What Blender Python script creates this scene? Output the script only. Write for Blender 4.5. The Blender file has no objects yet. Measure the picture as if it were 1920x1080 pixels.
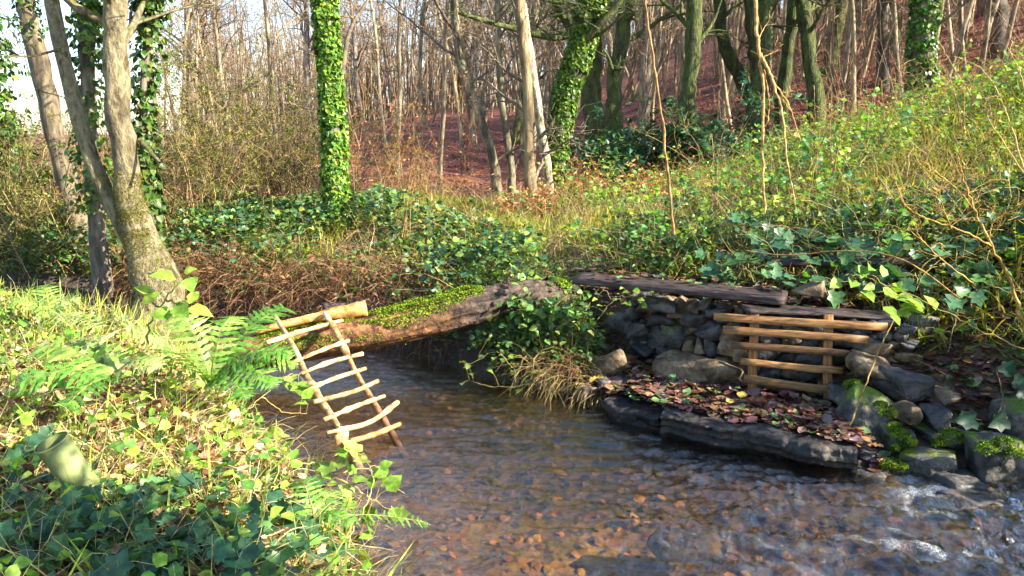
import bpy, bmesh, math, random
import numpy as np
from mathutils import Vector, Matrix

scene = bpy.context.scene
R_ = math.radians

# ------------------------------------------------------------------ camera
CAM_H, PITCH, FPX = 1.70, R_(11.0), 1450.0
cam_d = bpy.data.cameras.new("camera")
cam = bpy.data.objects.new("camera", cam_d)
scene.collection.objects.link(cam)
cam.location = (0, 0, CAM_H)
cam.rotation_euler = (R_(90) - PITCH, 0, 0)
cam_d.sensor_width = 36.0
cam_d.lens = FPX / 1920 * 36.0
cam_d.clip_start = 0.05
cam_d.clip_end = 1000
scene.camera = cam

# ------------------------------------------------------------------ sky, sun, exposure
SUN_H = np.array([0.93, -0.37])
SUN_EL = R_(31)
sun_dir = Vector((SUN_H[0] * math.cos(SUN_EL), SUN_H[1] * math.cos(SUN_EL), math.sin(SUN_EL))).normalized()
world = bpy.data.worlds.new("World")
scene.world = world
world.use_nodes = True
wn = world.node_tree
wn.nodes.clear()
wo = wn.nodes.new("ShaderNodeOutputWorld")
wb = wn.nodes.new("ShaderNodeBackground")
ws = wn.nodes.new("ShaderNodeTexSky")
ws.sky_type = 'NISHITA'
ws.sun_disc = False
ws.sun_elevation = SUN_EL
ws.sun_rotation = math.atan2(sun_dir.x, sun_dir.y)
ws.air_density = 1.0
ws.dust_density = 0.6
ws.ozone_density = 2.0
wb.inputs['Strength'].default_value = 0.12
wn.links.new(ws.outputs[0], wb.inputs[0])
wn.links.new(wb.outputs[0], wo.inputs[0])
sun_l = bpy.data.lights.new("sun", 'SUN')
sun_l.energy = 5.0
sun_l.angle = R_(0.53)
sun_l.color = (1.0, 0.91, 0.75)
sun = bpy.data.objects.new("sun", sun_l)
scene.collection.objects.link(sun)
sun.rotation_euler = (-sun_dir).to_track_quat('-Z', 'Y').to_euler()
sun.location = (20, -8, 20)
scene.view_settings.view_transform = 'Standard'
scene.view_settings.look = 'None'
scene.view_settings.gamma = 1.0
scene.view_settings.use_curve_mapping = False
scene.view_settings.exposure = 1.75
scene.render.film_transparent = False
cy = scene.cycles
cy.max_bounces = 5
cy.diffuse_bounces = 3
cy.glossy_bounces = 2
cy.transmission_bounces = 3
cy.use_adaptive_sampling = True
cy.adaptive_threshold = 0.03
cy.transparent_max_bounces = 6
cy.caustics_reflective = False
cy.caustics_refractive = False
cy.sample_clamp_indirect = 6.0

# ------------------------------------------------------------------ helpers
rng = np.random.default_rng(11)
random.seed(5)
COL = scene.collection


def ray(u, v):
    zc = -(v - 540) / FPX
    return np.array([(u - 960) / FPX, math.cos(PITCH) + zc * math.sin(PITCH), -math.sin(PITCH) + zc * math.cos(PITCH)])


def at(u, v, z=None, y=None):
    """point of the place seen along that direction, at a known height or a known distance"""
    d = ray(u, v)
    t = (z - CAM_H) / d[2] if z is not None else y / d[1]
    return np.array([0, 0, CAM_H]) + d * t


def at_plane(u, v, p0, n):
    d = ray(u, v)
    o = np.array([0, 0, CAM_H])
    t = np.dot(np.asarray(p0) - o, n) / np.dot(d, n)
    return o + d * t


def _hash(ix, iy, iz, seed):
    h = (ix.astype(np.int64) * 374761393 + iy.astype(np.int64) * 668265263 + iz.astype(np.int64) * 2147483647 + seed * 974634721)
    h = (h ^ (h >> 13)) * 1274126177
    h = h ^ (h >> 16)
    return (h & 0xFFFF).astype(np.float64) / 65535.0


def vnoise(p, seed=0):
    p = np.asarray(p, dtype=np.float64)
    i = np.floor(p)
    f = p - i
    f = f * f * (3 - 2 * f)
    ix, iy, iz = i[..., 0], i[..., 1], i[..., 2]
    r = 0
    for dx in (0, 1):
        wx = f[..., 0] if dx else 1 - f[..., 0]
        for dy in (0, 1):
            wy = f[..., 1] if dy else 1 - f[..., 1]
            for dz in (0, 1):
                wz = f[..., 2] if dz else 1 - f[..., 2]
                r = r + wx * wy * wz * _hash(ix + dx, iy + dy, iz + dz, seed)
    return r * 2 - 1


def fbm(p, octv=3, seed=0):
    a, s, r = 1.0, 1.0, 0
    for k in range(octv):
        r = r + a * vnoise(np.asarray(p) * s, seed + k * 17)
        a *= 0.5
        s *= 2.03
    return r


def n2(x, y, scale, octv=3, seed=0):
    return fbm(np.stack([x * scale, y * scale, np.full_like(x, 3.7)], -1), octv, seed)


def sstep(a, b, x):
    t = np.clip((x - a) / (b - a), 0, 1)
    return t * t * (3 - 2 * t)


class MB:
    """collects verts / faces / colours, links them as ONE mesh object"""

    def __init__(s):
        s.v, s.f, s.c, s.n = [], {3: [], 4: []}, [], 0

    def add(s, v, faces, col=(1, 1, 1)):
        v = np.asarray(v, dtype=np.float32).reshape(-1, 3)
        for f in (faces if isinstance(faces, (list, tuple)) else [faces]):
            f = np.asarray(f, dtype=np.int32)
            if len(f):
                s.f[f.shape[1]].append(f + s.n)
        c = np.asarray(col, dtype=np.float32)
        if c.ndim == 1:
            c = np.tile(c[:3], (len(v), 1))
        s.c.append(c[:, :3])
        s.v.append(v)
        s.n += len(v)

    def mesh(s, name, mat, smooth=True):
        me = bpy.data.meshes.new(name)
        V = np.concatenate(s.v) if s.v else np.zeros((0, 3), np.float32)
        f3 = np.concatenate(s.f[3]) if s.f[3] else np.zeros((0, 3), np.int32)
        f4 = np.concatenate(s.f[4]) if s.f[4] else np.zeros((0, 4), np.int32)
        me.vertices.add(len(V))
        me.vertices.foreach_set("co", V.ravel())
        idx = np.concatenate([f3.ravel(), f4.ravel()])
        me.loops.add(len(idx))
        me.loops.foreach_set("vertex_index", idx)
        st = np.concatenate([np.arange(len(f3)) * 3, len(f3) * 3 + np.arange(len(f4)) * 4]).astype(np.int32)
        me.polygons.add(len(st))
        me.polygons.foreach_set("loop_start", st)
        me.update(calc_edges=True)
        if smooth:
            me.polygons.foreach_set("use_smooth", np.ones(len(st), dtype=bool))
        a = me.attributes.new("tint", 'FLOAT_COLOR', 'POINT')
        C = np.concatenate(s.c) if s.c else np.zeros((0, 3), np.float32)
        a.data.foreach_set("color", np.concatenate([C, np.ones((len(C), 1), np.float32)], 1).ravel())
        me.materials.append(MAT[mat] if isinstance(mat, str) else mat)
        return me

    def build(s, name, mat, parent=None, smooth=True):
        return link(name, s.mesh(name, mat, smooth), parent)


def link(name, me, parent=None):
    o = bpy.data.objects.new(name, me)
    COL.objects.link(o)
    if parent is not None:
        adopt(o, parent)
    return o


def adopt(o, parent):
    """shapes are written in place coordinates; keep them there under the parent"""
    o.parent = parent
    loc = parent.get("_b")
    if loc is not None:
        o.matrix_parent_inverse = Matrix.Translation(-Vector(loc))


def empty(name, loc):
    o = bpy.data.objects.new(name, None)
    o.empty_display_size = 0.1
    COL.objects.link(o)
    o.location = loc
    o["_b"] = [float(q) for q in loc]
    return o


def tag(o, label, cat=None, group=None, kind=None):
    o["label"] = label
    if cat:
        o["category"] = cat
    if group:
        o["group"] = group
    if kind:
        o["kind"] = kind
    return o


def nrm(a):
    a = np.asarray(a, dtype=np.float64)
    return a / np.maximum(np.linalg.norm(a, axis=-1, keepdims=True), 1e-9)


def tube_geo(P, rad, sides=6, cap=True, wob=0.0, seed=0):
    P = np.asarray(P, dtype=np.float64)
    n = len(P)
    rad = np.broadcast_to(np.asarray(rad, dtype=np.float64), (n,))
    T = nrm(np.gradient(P, axis=0))
    a = np.array([0.31, 0.92, 0.2]) if abs(T[0][2]) > 0.7 else np.array([0, 0, 1.0])
    u = nrm(np.cross(T[0], a))
    U = [u]
    for i in range(1, n):
        u = u - T[i] * np.dot(u, T[i])
        u = u / max(np.linalg.norm(u), 1e-9)
        U.append(u)
    U = np.array(U)
    W = np.cross(T, U)
    ang = np.arange(sides) / sides * 2 * math.pi
    rr = rad[:, None] * np.ones(sides)[None]
    if wob:
        q = np.stack([np.cos(ang)[None] * 1.3 + P[:, :1] * 4, np.sin(ang)[None] * 1.3 + P[:, 1:2] * 4, P[:, 2:] * 4 + 0 * ang[None]], -1)
        rr = rr * (1 + wob * fbm(q, 2, seed))
    V = P[:, None] + rr[..., None] * (np.cos(ang)[None, :, None] * U[:, None] + np.sin(ang)[None, :, None] * W[:, None])
    V = V.reshape(-1, 3)
    i = np.arange(n - 1)[:, None] * sides
    j = np.arange(sides)[None]
    k = (j + 1) % sides
    Q = np.stack([i + j, i + k, i + sides + k, i + sides + j], -1).reshape(-1, 4)
    F = [Q]
    if cap:
        V = np.concatenate([V, P[:1], P[-1:]])
        c0, c1 = n * sides, n * sides + 1
        jj = np.arange(sides)
        kk = (jj + 1) % sides
        F.append(np.stack([np.full(sides, c0), kk, jj], -1))
        F.append(np.stack([np.full(sides, c1), (n - 1) * sides + jj, (n - 1) * sides + kk], -1))
    return V, F


def smooth_path(pts, n=14):
    """Catmull-Rom through the points"""
    P = np.asarray(pts, dtype=np.float64)
    if len(P) < 3:
        return np.linspace(P[0], P[-1], n) if len(P) == 2 else P
    Q = np.vstack([2 * P[0] - P[1], P, 2 * P[-1] - P[-2]])
    t = np.linspace(0, len(P) - 1, n)
    i = np.minimum(t.astype(int), len(P) - 2)
    f = (t - i)[:, None]
    p0, p1, p2, p3 = Q[i], Q[i + 1], Q[i + 2], Q[i + 3]
    return 0.5 * (2 * p1 + (p2 - p0) * f + (2 * p0 - 5 * p1 + 4 * p2 - p3) * f * f + (3 * p1 - p0 - 3 * p2 + p3) * f ** 3)


def frames(nv, tv):
    nv = nrm(nv)
    tv = nrm(tv - nv * np.sum(nv * tv, -1, keepdims=True))
    bv = np.cross(tv, nv)
    return np.stack([bv, tv, nv], -1)      # columns: leaf x, leaf y (length), leaf z (face)


def place(mb, tmpl, P, Rm, S, C):
    tv, tf = tmpl
    N = len(P)
    if N == 0:
        return
    S = np.asarray(S, dtype=np.float64)
    S = S[:, None, None] if S.ndim == 1 else S[:, None, :]
    V = np.einsum('nij,nmj->nmi', Rm, tv[None] * S) + np.asarray(P)[:, None]
    m = len(tv)
    off = (np.arange(N) * m)[:, None, None]
    F = [(f[None] + off).reshape(-1, f.shape[1]) for f in tf]
    mb.add(V.reshape(-1, 3), F, np.repeat(C, m, axis=0))


def rand_frames(N, spread=0.6, r=rng, up=(0, 0, 1)):
    nv = np.asarray(up)[None] + r.normal(0, spread, (N, 3))
    az = r.uniform(0, 2 * math.pi, N)
    tv = np.stack([np.cos(az), np.sin(az), r.normal(0, 0.25, N)], -1)
    return frames(nv, tv)


def palette(N, cols, jit=0.25, r=rng, w=None):
    cols = np.asarray(cols, dtype=np.float64)
    k = r.choice(len(cols), N, p=w)
    c = cols[k] * (1 + r.normal(0, jit, (N, 1))).clip(0.35, 1.8)
    return c * (1 + r.normal(0, 0.08, (N, 3))).clip(0.6, 1.4)


# leaf shapes: base at the origin, length along +y, face along +z
def _fan(outline, ctr):
    V = np.array([ctr] + outline, dtype=np.float64)
    n = len(outline)
    F = np.array([[0, 1 + i, 1 + (i + 1) % n] for i in range(n)], dtype=np.int32)
    return V, [F]


def simple_leaf(w=0.30, fold=0.10, bend=0.15, tipx=0.0):
    ys = [0.0, 0.28, 0.62, 1.0]
    ws = [0.0, w, w * 0.82, 0.0]
    z = lambda y: bend * (y - y * y) * 2 - 0.25 * bend * y
    V = [(0, 0, 0), (0, .28, z(.28) - fold * .5), (0, .62, z(.62) - fold * .5), (tipx, 1, z(1.0))]
    V += [(-ws[1], .28, z(.28) + fold), (-ws[2], .62, z(.62) + fold), (ws[1], .28, z(.28) + fold), (ws[2], .62, z(.62) + fold)]
    F3 = np.array([[0, 1, 4], [0, 6, 1], [2, 3, 5], [2, 7, 3]], dtype=np.int32)
    F4 = np.array([[1, 2, 5, 4], [1, 6, 7, 2]], dtype=np.int32)
    return np.array(V), [F3, F4]


def ivy_leaf(curl=0.05, sharp=1.0):
    o = [(0, .05), (.22, -.07), (.46, .10), (.34, .30), (.50 * sharp, .56), (.22, .64), (0, 1.0)]
    out = [(x, y, curl * (abs(x) * 1.2 - .3 * y)) for x, y in o] + [(-x, y, curl * (abs(x) * 1.2 - .3 * y)) for x, y in o[-2:0:-1]]
    return _fan(out, (0, .38, -curl * .9))


def curled_leaf(w=0.36, c=0.35, seed=1):
    r = np.random.default_rng(seed)
    V, F = [], []
    ny, nx = 4, 3
    prof = [0.08, 0.95, 0.85, 0.04]
    for i in range(ny):
        y = i / (ny - 1)
        for j in range(nx):
            x = (j - 1) * w * prof[i]
            zz = c * (abs(j - 1) * prof[i] * 0.5) + c * 0.8 * (y - 0.5) ** 2 + r.normal(0, 0.035)
            V.append((x + r.normal(0, .02), y + r.normal(0, .02), zz))
    for i in range(ny - 1):
        for j in range(nx - 1):
            a = i * nx + j
            F.append((a, a + 1, a + nx + 1, a + nx))
    return np.array(V), [np.array(F, dtype=np.int32)]


def lobed_leaf(seed=2):
    r = np.random.default_rng(seed)
    half = [(0, 0), (.10, .06), (.26, .14), (.16, .26), (.36, .40), (.20, .48), (.40, .66), (.20, .72), (.20, .88), (0, 1.0)]
    pts = [(x, y, 0.10 * abs(x) + r.normal(0, .05)) for x, y in half] + [(-x, y, 0.10 * abs(x) + r.normal(0, .05)) for x, y in half[-2:0:-1]]
    return _fan(pts, (0, .5, -.03))


def blade(bend=0.5, w=0.03, seg=3):
    V, F4 = [], []
    for i in range(seg):
        t = i / seg
        V += [(-w * (1 - .6 * t), t, bend * t * t), (w * (1 - .6 * t), t, bend * t * t)]
    V.append((0, 1, bend))
    for i in range(seg - 1):
        F4.append((2 * i, 2 * i + 1, 2 * i + 3, 2 * i + 2))
    a = 2 * (seg - 1)
    return np.array(V), [np.array([[a, a + 1, a + 2]], dtype=np.int32), np.array(F4, dtype=np.int32)]


def tiny_leaf():
    return np.array([(0, 0, 0), (-.3, .5, .08), (.3, .5, .08), (0, 1, 0)], dtype=np.float64), [np.array([[0, 2, 1], [1, 2, 3]], dtype=np.int32)]


def small_ivy():
    o = [(0, .05), (.44, .06), (.40, .52), (0, 1.0), (-.40, .52), (-.44, .06)]
    return _fan([(x, y, .12 * abs(x) - .03 * y) for x, y in o], (0, .4, -.05))


LEAF = {
    'tiny': tiny_leaf(), 'ivys': small_ivy(), 'low': (simple_leaf(.34, .12, .3)[0][[0, 4, 6, 3, 1]], [np.array([[0, 4, 1], [0, 2, 4], [4, 3, 1], [4, 2, 3]], dtype=np.int32)]),
    'simple': simple_leaf(), 'broad': simple_leaf(.40, .08, .2), 'narrow': simple_leaf(.17, .05, .25),
    'ivy': ivy_leaf(), 'ivy2': ivy_leaf(.14, .85), 'curl': curled_leaf(), 'curl2': curled_leaf(.30, .6, 4), 'flat': curled_leaf(.4, .12, 7),
    'lobed': lobed_leaf(), 'blade': blade(), 'blade2': blade(.9, .022, 4),
}


def strands(mb, P0, dirs, L, w, droop, C, r=rng, seg=4, wander=0.15, flat=False):
    """thin stalks (3-sided, or flat like dry grass), tapering, bending, many at a time"""
    ns = 2 if flat else 3
    N = len(P0)
    pts = [np.asarray(P0, dtype=np.float64)]
    d = nrm(dirs)
    step = (L / seg)[:, None]
    for k in range(seg):
        d = nrm(d + np.array([0, 0, -1.0]) * droop[:, None] / seg + r.normal(0, wander, (N, 3)))
        pts.append(pts[-1] + d * step)
    T = np.stack(pts, 1)                     # N, seg+1, 3
    tt = nrm(np.gradient(T, axis=1))
    a = nrm(r.normal(0, 1, (N, 1, 3)))
    u = nrm(np.cross(tt, a))
    v = np.cross(tt, u)
    tap = (1 - 0.75 * np.linspace(0, 1, seg + 1))[None, :, None] * w[:, None, None]
    rings = []
    for k in range(ns):
        an = k * 2 * math.pi / ns
        rings.append(T + tap * (math.cos(an) * u + math.sin(an) * v))
    V = np.stack(rings, 2)                   # N, seg+1, 3sides, 3
    m = (seg + 1) * ns
    q = []
    for i in range(seg):
        for k in range(1 if flat else 3):
            q.append((i * ns + k, i * ns + (k + 1) % ns, i * ns + ns + (k + 1) % ns, i * ns + ns + k))
    q = np.array(q, dtype=np.int32)
    F = (q[None] + (np.arange(N) * m)[:, None, None]).reshape(-1, 4)
    mb.add(V.reshape(-1, 3), [F], np.repeat(C, m, axis=0))
    return T


# ------------------------------------------------------------------ materials
MAT = {}


def new_mat(name):
    m = bpy.data.materials.new(name)
    m.use_nodes = True
    nt = m.node_tree
    nt.nodes.clear()
    out = nt.nodes.new("ShaderNodeOutputMaterial")
    MAT[name] = m
    return m, nt, out


def N_(nt, t, **kw):
    n = nt.nodes.new(t)
    for k, v in kw.items():
        if k in n.inputs:
            n.inputs[k].default_value = v
        else:
            setattr(n, k, v)
    return n


def mixc(nt, fac, a, b, mode='MIX'):
    n = nt.nodes.new("ShaderNodeMix")
    n.data_type = 'RGBA'
    n.blend_type = mode
    for i, x in ((0, fac), (6, a), (7, b)):
        if hasattr(x, 'is_output') or isinstance(x, bpy.types.NodeSocket):
            nt.links.new(x, n.inputs[i])
        else:
            n.inputs[i].default_value = x if i == 0 else (*x[:3], 1)
    return n.outputs[2]


def ramp(nt, src, stops):
    n = nt.nodes.new("ShaderNodeValToRGB")
    els = n.color_ramp.elements
    while len(els) < len(stops):
        els.new(0.5)
    for e, (p, c) in zip(els, stops):
        e.position = p
        e.color = (*c[:3], 1) if hasattr(c, '__len__') else (c, c, c, 1)
    nt.links.new(src, n.inputs[0])
    return n.outputs[0]


def noise(nt, scale, detail=4, rough=0.6, coord='Object', stretch=None, dist=0.0):
    tc = nt.nodes.new("ShaderNodeTexCoord")
    if coord != 'World':
        src = tc.outputs[coord]
    else:
        src = nt.nodes.new("ShaderNodeNewGeometry").outputs['Position']
    if stretch:
        mp = nt.nodes.new("ShaderNodeMapping")
        mp.inputs['Scale'].default_value = stretch
        nt.links.new(src, mp.inputs[0])
        src = mp.outputs[0]
    n = N_(nt, "ShaderNodeTexNoise", Scale=scale, Detail=detail, Roughness=rough, Distortion=dist)
    nt.links.new(src, n.inputs['Vector'])
    return n.outputs['Fac']


def bump(nt, src, strength=0.5, distance=0.01):
    b = N_(nt, "ShaderNodeBump", Strength=strength, Distance=distance)
    nt.links.new(src, b.inputs['Height'])
    return b.outputs[0]


def leaf_mat(name, trans=0.35, rough=0.5, warm=(1.25, 1.2, 0.45), spec=0.35, vary=0.5):
    m, nt, out = new_mat(name)
    at_ = N_(nt, "ShaderNodeAttribute", attribute_name="tint")
    oi = nt.nodes.new("ShaderNodeObjectInfo")
    mr = N_(nt, "ShaderNodeMapRange")
    mr.inputs[3].default_value = 1 - vary * .6
    mr.inputs[4].default_value = 1 + vary * .6
    nt.links.new(oi.outputs['Random'], mr.inputs[0])
    nz = noise(nt, 35, 2, coord='World')
    v2 = ramp(nt, nz, [(0.38, 0.65), (0.62, 1.25)])
    c = mixc(nt, 1.0, at_.outputs['Color'], mr.outputs[0], 'MULTIPLY')
    c = mixc(nt, 1.0, c, v2, 'MULTIPLY')
    p = N_(nt, "ShaderNodeBsdfPrincipled", Roughness=rough)
    p.inputs['Specular IOR Level'].default_value = spec
    nt.links.new(c, p.inputs['Base Color'])
    tr = N_(nt, "ShaderNodeBsdfTranslucent")
    nt.links.new(mixc(nt, 1.0, c, warm, 'MULTIPLY'), tr.inputs['Color'])
    mx = N_(nt, "ShaderNodeMixShader")
    mx.inputs[0].default_value = trans
    nt.links.new(p.outputs[0], mx.inputs[1])
    nt.links.new(tr.outputs[0], mx.inputs[2])
    nt.links.new(mx.outputs[0], out.inputs[0])
    return m


def solid_mat(name, stops, scale=6, detail=6, rough=(0.6, 0.9), bump_s=0.5, bump_d=0.01, stretch=None, coord='Object',
              moss=None, moss_amt=0.5, spec=0.4, tint=False, bscale=None, randv=0.0):
    """rock, bark, timber: noise-ramped colour, relief, optional moss growing on upward faces in patches"""
    m, nt, out = new_mat(name)
    f = noise(nt, scale, detail, 0.62, coord, stretch, 0.3)
    c = ramp(nt, f, [(.5 + (p_ - .5) * .55, q_) for p_, q_ in stops])
    if tint:
        a = N_(nt, "ShaderNodeAttribute", attribute_name="tint")
        c = mixc(nt, 1.0, c, a.outputs['Color'], 'MULTIPLY')
    if randv:
        oi = nt.nodes.new("ShaderNodeObjectInfo")
        mr = N_(nt, "ShaderNodeMapRange")
        mr.inputs[3].default_value = 1 - randv
        mr.inputs[4].default_value = 1 + randv
        nt.links.new(oi.outputs['Random'], mr.inputs[0])
        c = mixc(nt, 1.0, c, mr.outputs[0], 'MULTIPLY')
    p = N_(nt, "ShaderNodeBsdfPrincipled")
    p.inputs['Specular IOR Level'].default_value = spec
    f2 = noise(nt, (bscale or scale * 3), 5, 0.6, coord, stretch)
    rr = ramp(nt, f2, [(0.4, rough[0]), (0.6, rough[1])])
    c = mixc(nt, 1.0, c, ramp(nt, f2, [(.38, .6), (.5, 1.0), (.62, 1.3)]), 'MULTIPLY')
    if moss is not None:
        g = nt.nodes.new("ShaderNodeNewGeometry")
        sx = nt.nodes.new("ShaderNodeSeparateXYZ")
        nt.links.new(g.outputs['Normal'], sx.inputs[0])
        nm = noise(nt, 5.0, 4, 0.6, 'World')
        ad = N_(nt, "ShaderNodeMath", operation='MULTIPLY_ADD')
        nt.links.new(sx.outputs[2], ad.inputs[0])
        ad.inputs[1].default_value = 0.25
        nt.links.new(nm, ad.inputs[2])
        mk = ramp(nt, ad.outputs[0], [(1.0 - moss_amt, 0.0), (1.0 - moss_amt + 0.12, 1.0)])
        mf = noise(nt, 60, 3, 0.6, 'World')
        mc = ramp(nt, mf, [(0.3, [q * 0.45 for q in moss]), (0.7, moss)])
        c = mixc(nt, mk, c, mc)
    nt.links.new(c, p.inputs['Base Color'])
    nt.links.new(rr, p.inputs['Roughness'])
    ad2 = N_(nt, "ShaderNodeMath", operation='ADD')
    nt.links.new(f, ad2.inputs[0])
    nt.links.new(f2, ad2.inputs[1])
    nt.links.new(bump(nt, ad2.outputs[0], bump_s, bump_d), p.inputs['Normal'])
    nt.links.new(p.outputs[0], out.inputs[0])
    return m


leaf_mat('leaf', .38, .5)
leaf_mat('ivy_gloss', .25, .40, spec=.4)
leaf_mat('grass', .45, .55, (1.3, 1.15, .5))
leaf_mat('dead_leaf', .22, .6, (1.3, .9, .5), .3)
leaf_mat('wet_leaf', .10, .34, (1.2, .9, .6), .5, .7)
leaf_mat('straw', .25, .6, (1.2, 1.0, .6), .25)
solid_mat('bark', [(.25, (.075, .06, .043)), (.5, (.17, .14, .10)), (.75, (.27, .235, .17))], 9, 7, (.75, .95), .7, .02,
          (1, 1, .25), 'World', (.10, .13, .02), .33, tint=True)
solid_mat('mossy_bark', [(.25, (.05, .045, .025)), (.5, (.10, .11, .035)), (.75, (.17, .19, .06))], 12, 9, (.8, .95), 1.0, .04,
          (1, 1, .3), 'World', (.10, .16, .02), .45, tint=True)
solid_mat('pale_bark', [(.25, (.20, .17, .12)), (.42, (.42, .38, .30)), (.6, (.56, .52, .43)), (.75, (.22, .18, .09))], 9, 9, (.7, .9), 1.0, .03,
          (1, 1, .45), 'World', (.13, .13, .015), .36, tint=True)
solid_mat('twig', [(.3, (.10, .075, .05)), (.7, (.24, .185, .12))], 12, 3, (.7, .9), .2, .005, None, 'World', tint=True)
solid_mat('log_bark', [(.25, (.035, .026, .022)), (.5, (.13, .095, .075)), (.75, (.25, .19, .15))], 14, 8, (.6, .9), .9, .012,
          (1, 1, 1), 'World', tint=True)
solid_mat('peeled_wood', [(.15, (.17, .085, .035)), (.35, (.40, .24, .11)), (.55, (.58, .40, .21)), (.8, (.70, .53, .32))], 10, 5, (.5, .75), .3, .004,
          (1, 1, 1), 'Object', tint=True, randv=.12)
solid_mat('batten_wood', [(.2, (.10, .045, .018)), (.45, (.26, .125, .042)), (.75, (.36, .19, .07))], 5, 7, (.45, .75), .35, .003,
          (1.0, 12, 12), 'Object', tint=True, randv=.25)
solid_mat('dark_timber', [(.25, (.018, .013, .013)), (.5, (.05, .036, .033)), (.8, (.11, .08, .072))], 6, 7, (.35, .7), .6, .006,
          (1.5, 9, 9), 'Object', tint=True)
solid_mat('slate', [(.2, (.016, .016, .018)), (.45, (.046, .044, .045)), (.6, (.088, .08, .074)), (.8, (.14, .10, .065))], 7, 8, (.38, .8), .7, .012,
          None, 'World', spec=.5, tint=True, bscale=30)
solid_mat('mossy_stone', [(.25, (.03, .03, .026)), (.5, (.085, .08, .068)), (.75, (.20, .17, .12))], 7, 8, (.5, .9), .8, .015,
          None, 'World', (.13, .20, .015), .36, tint=True, bscale=30)
solid_mat('brown_stone', [(.25, (.06, .04, .024)), (.5, (.17, .115, .065)), (.75, (.27, .20, .12))], 7, 8, (.35, .75), .8, .012,
          None, 'World', tint=True, bscale=30)
solid_mat('moss', [(.3, (.06, .10, .006)), (.5, (.15, .23, .012)), (.72, (.28, .36, .03))], 22, 5, (.85, 1), .8, .012, None, 'World', tint=True)
solid_mat('nail', [(.3, (.05, .04, .035)), (.7, (.10, .08, .07))], 20, 2, (.5, .7), .1, .001)
# ground: tint attribute (soil, leaf mould, bed gravel) broken up by noise
m, nt, out = new_mat('ground')
a_ = N_(nt, "ShaderNodeAttribute", attribute_name="tint")
f_ = noise(nt, 9, 8, .65, 'World')
vo = N_(nt, "ShaderNodeTexVoronoi", Scale=16.0)
nt.links.new(nt.nodes.new("ShaderNodeNewGeometry").outputs['Position'], vo.inputs['Vector'])
c_ = mixc(nt, 1.0, a_.outputs['Color'], ramp(nt, f_, [(.25, .45), (.5, 1.0), (.75, 1.55)]), 'MULTIPLY')
hs = N_(nt, "ShaderNodeHueSaturation", Saturation=.5, Value=1.2)
nt.links.new(vo.outputs['Color'], hs.inputs['Color'])
c_ = mixc(nt, .35, c_, mixc(nt, 1.0, c_, hs.outputs[0], 'MULTIPLY'))
p_ = N_(nt, "ShaderNodeBsdfPrincipled", Roughness=.85)
nt.links.new(c_, p_.inputs['Base Color'])
ad = N_(nt, "ShaderNodeMath", operation='ADD')
nt.links.new(f_, ad.inputs[0])
nt.links.new(vo.outputs['Distance'], ad.inputs[1])
nt.links.new(bump(nt, ad.outputs[0], .8, .03), p_.inputs['Normal'])
nt.links.new(p_.outputs[0], out.inputs[0])

# water: clear brown stream water, sky and wood mirrored by Fresnel, foam where the mesh says so
m, nt, out = new_mat('water')
tr = N_(nt, "ShaderNodeBsdfTransparent")
tr.inputs[0].default_value = (.74, .60, .36, 1)
gl = N_(nt, "ShaderNodeBsdfGlossy", Roughness=.025)
gl.inputs[0].default_value = (1, 1, 1, 1)
nb = noise(nt, 48, 3, .55, 'World', (1.0, 1.4, 1), .6)
bn = bump(nt, nb, .5, .010)
nt.links.new(bn, gl.inputs['Normal'])
# Schlick reflectance, the same from above and below the surface
gi = nt.nodes.new("ShaderNodeNewGeometry")
dt = N_(nt, "ShaderNodeVectorMath", operation='DOT_PRODUCT')
nt.links.new(gi.outputs['Incoming'], dt.inputs[0])
nt.links.new(bn, dt.inputs[1])
ab = N_(nt, "ShaderNodeMath", operation='ABSOLUTE')
nt.links.new(dt.outputs['Value'], ab.inputs[0])
om = N_(nt, "ShaderNodeMath", operation='SUBTRACT', use_clamp=True)
om.inputs[0].default_value = 1.0
nt.links.new(ab.outputs[0], om.inputs[1])
pw = N_(nt, "ShaderNodeMath", operation='POWER')
nt.links.new(om.outputs[0], pw.inputs[0])
pw.inputs[1].default_value = 2.15
fr = N_(nt, "ShaderNodeMath", operation='MULTIPLY_ADD', use_clamp=True)
nt.links.new(pw.outputs[0], fr.inputs[0])
fr.inputs[1].default_value = .95
fr.inputs[2].default_value = .06
mx = N_(nt, "ShaderNodeMixShader")
nt.links.new(fr.outputs[0], mx.inputs[0])
nt.links.new(tr.outputs[0], mx.inputs[1])
nt.links.new(gl.outputs[0], mx.inputs[2])
fo = N_(nt, "ShaderNodeAttribute", attribute_name="tint")
df = N_(nt, "ShaderNodeBsdfDiffuse")
df.inputs[0].default_value = (.82, .86, .9, 1)
fn = noise(nt, 90, 5, .75, 'World', (1, 1.8, 1), 1.5)
mm = N_(nt, "ShaderNodeMath", operation='MULTIPLY')
nt.links.new(fo.outputs['Fac'], mm.inputs[0])
nt.links.new(ramp(nt, fn, [(.47, 0.0), (.66, .9)]), mm.inputs[1])
mx2 = N_(nt, "ShaderNodeMixShader")
nt.links.new(mm.outputs[0], mx2.inputs[0])
nt.links.new(mx.outputs[0], mx2.inputs[1])
nt.links.new(df.outputs[0], mx2.inputs[2])
nt.links.new(mx2.outputs[0], out.inputs[0])

# plastic tree guard
m, nt, out = new_mat('guard_plastic')
f_ = noise(nt, 7, 5, .6, 'Object')
c_ = ramp(nt, f_, [(.3, (.15, .18, .06)), (.55, (.24, .28, .10)), (.8, (.31, .33, .15))])
p_ = N_(nt, "ShaderNodeBsdfPrincipled", Roughness=.5)
nt.links.new(c_, p_.inputs['Base Color'])
nt.links.new(bump(nt, noise(nt, 40, 3, .5, 'Object'), .15, .004), p_.inputs['Normal'])
nt.links.new(p_.outputs[0], out.inputs[0])

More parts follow.
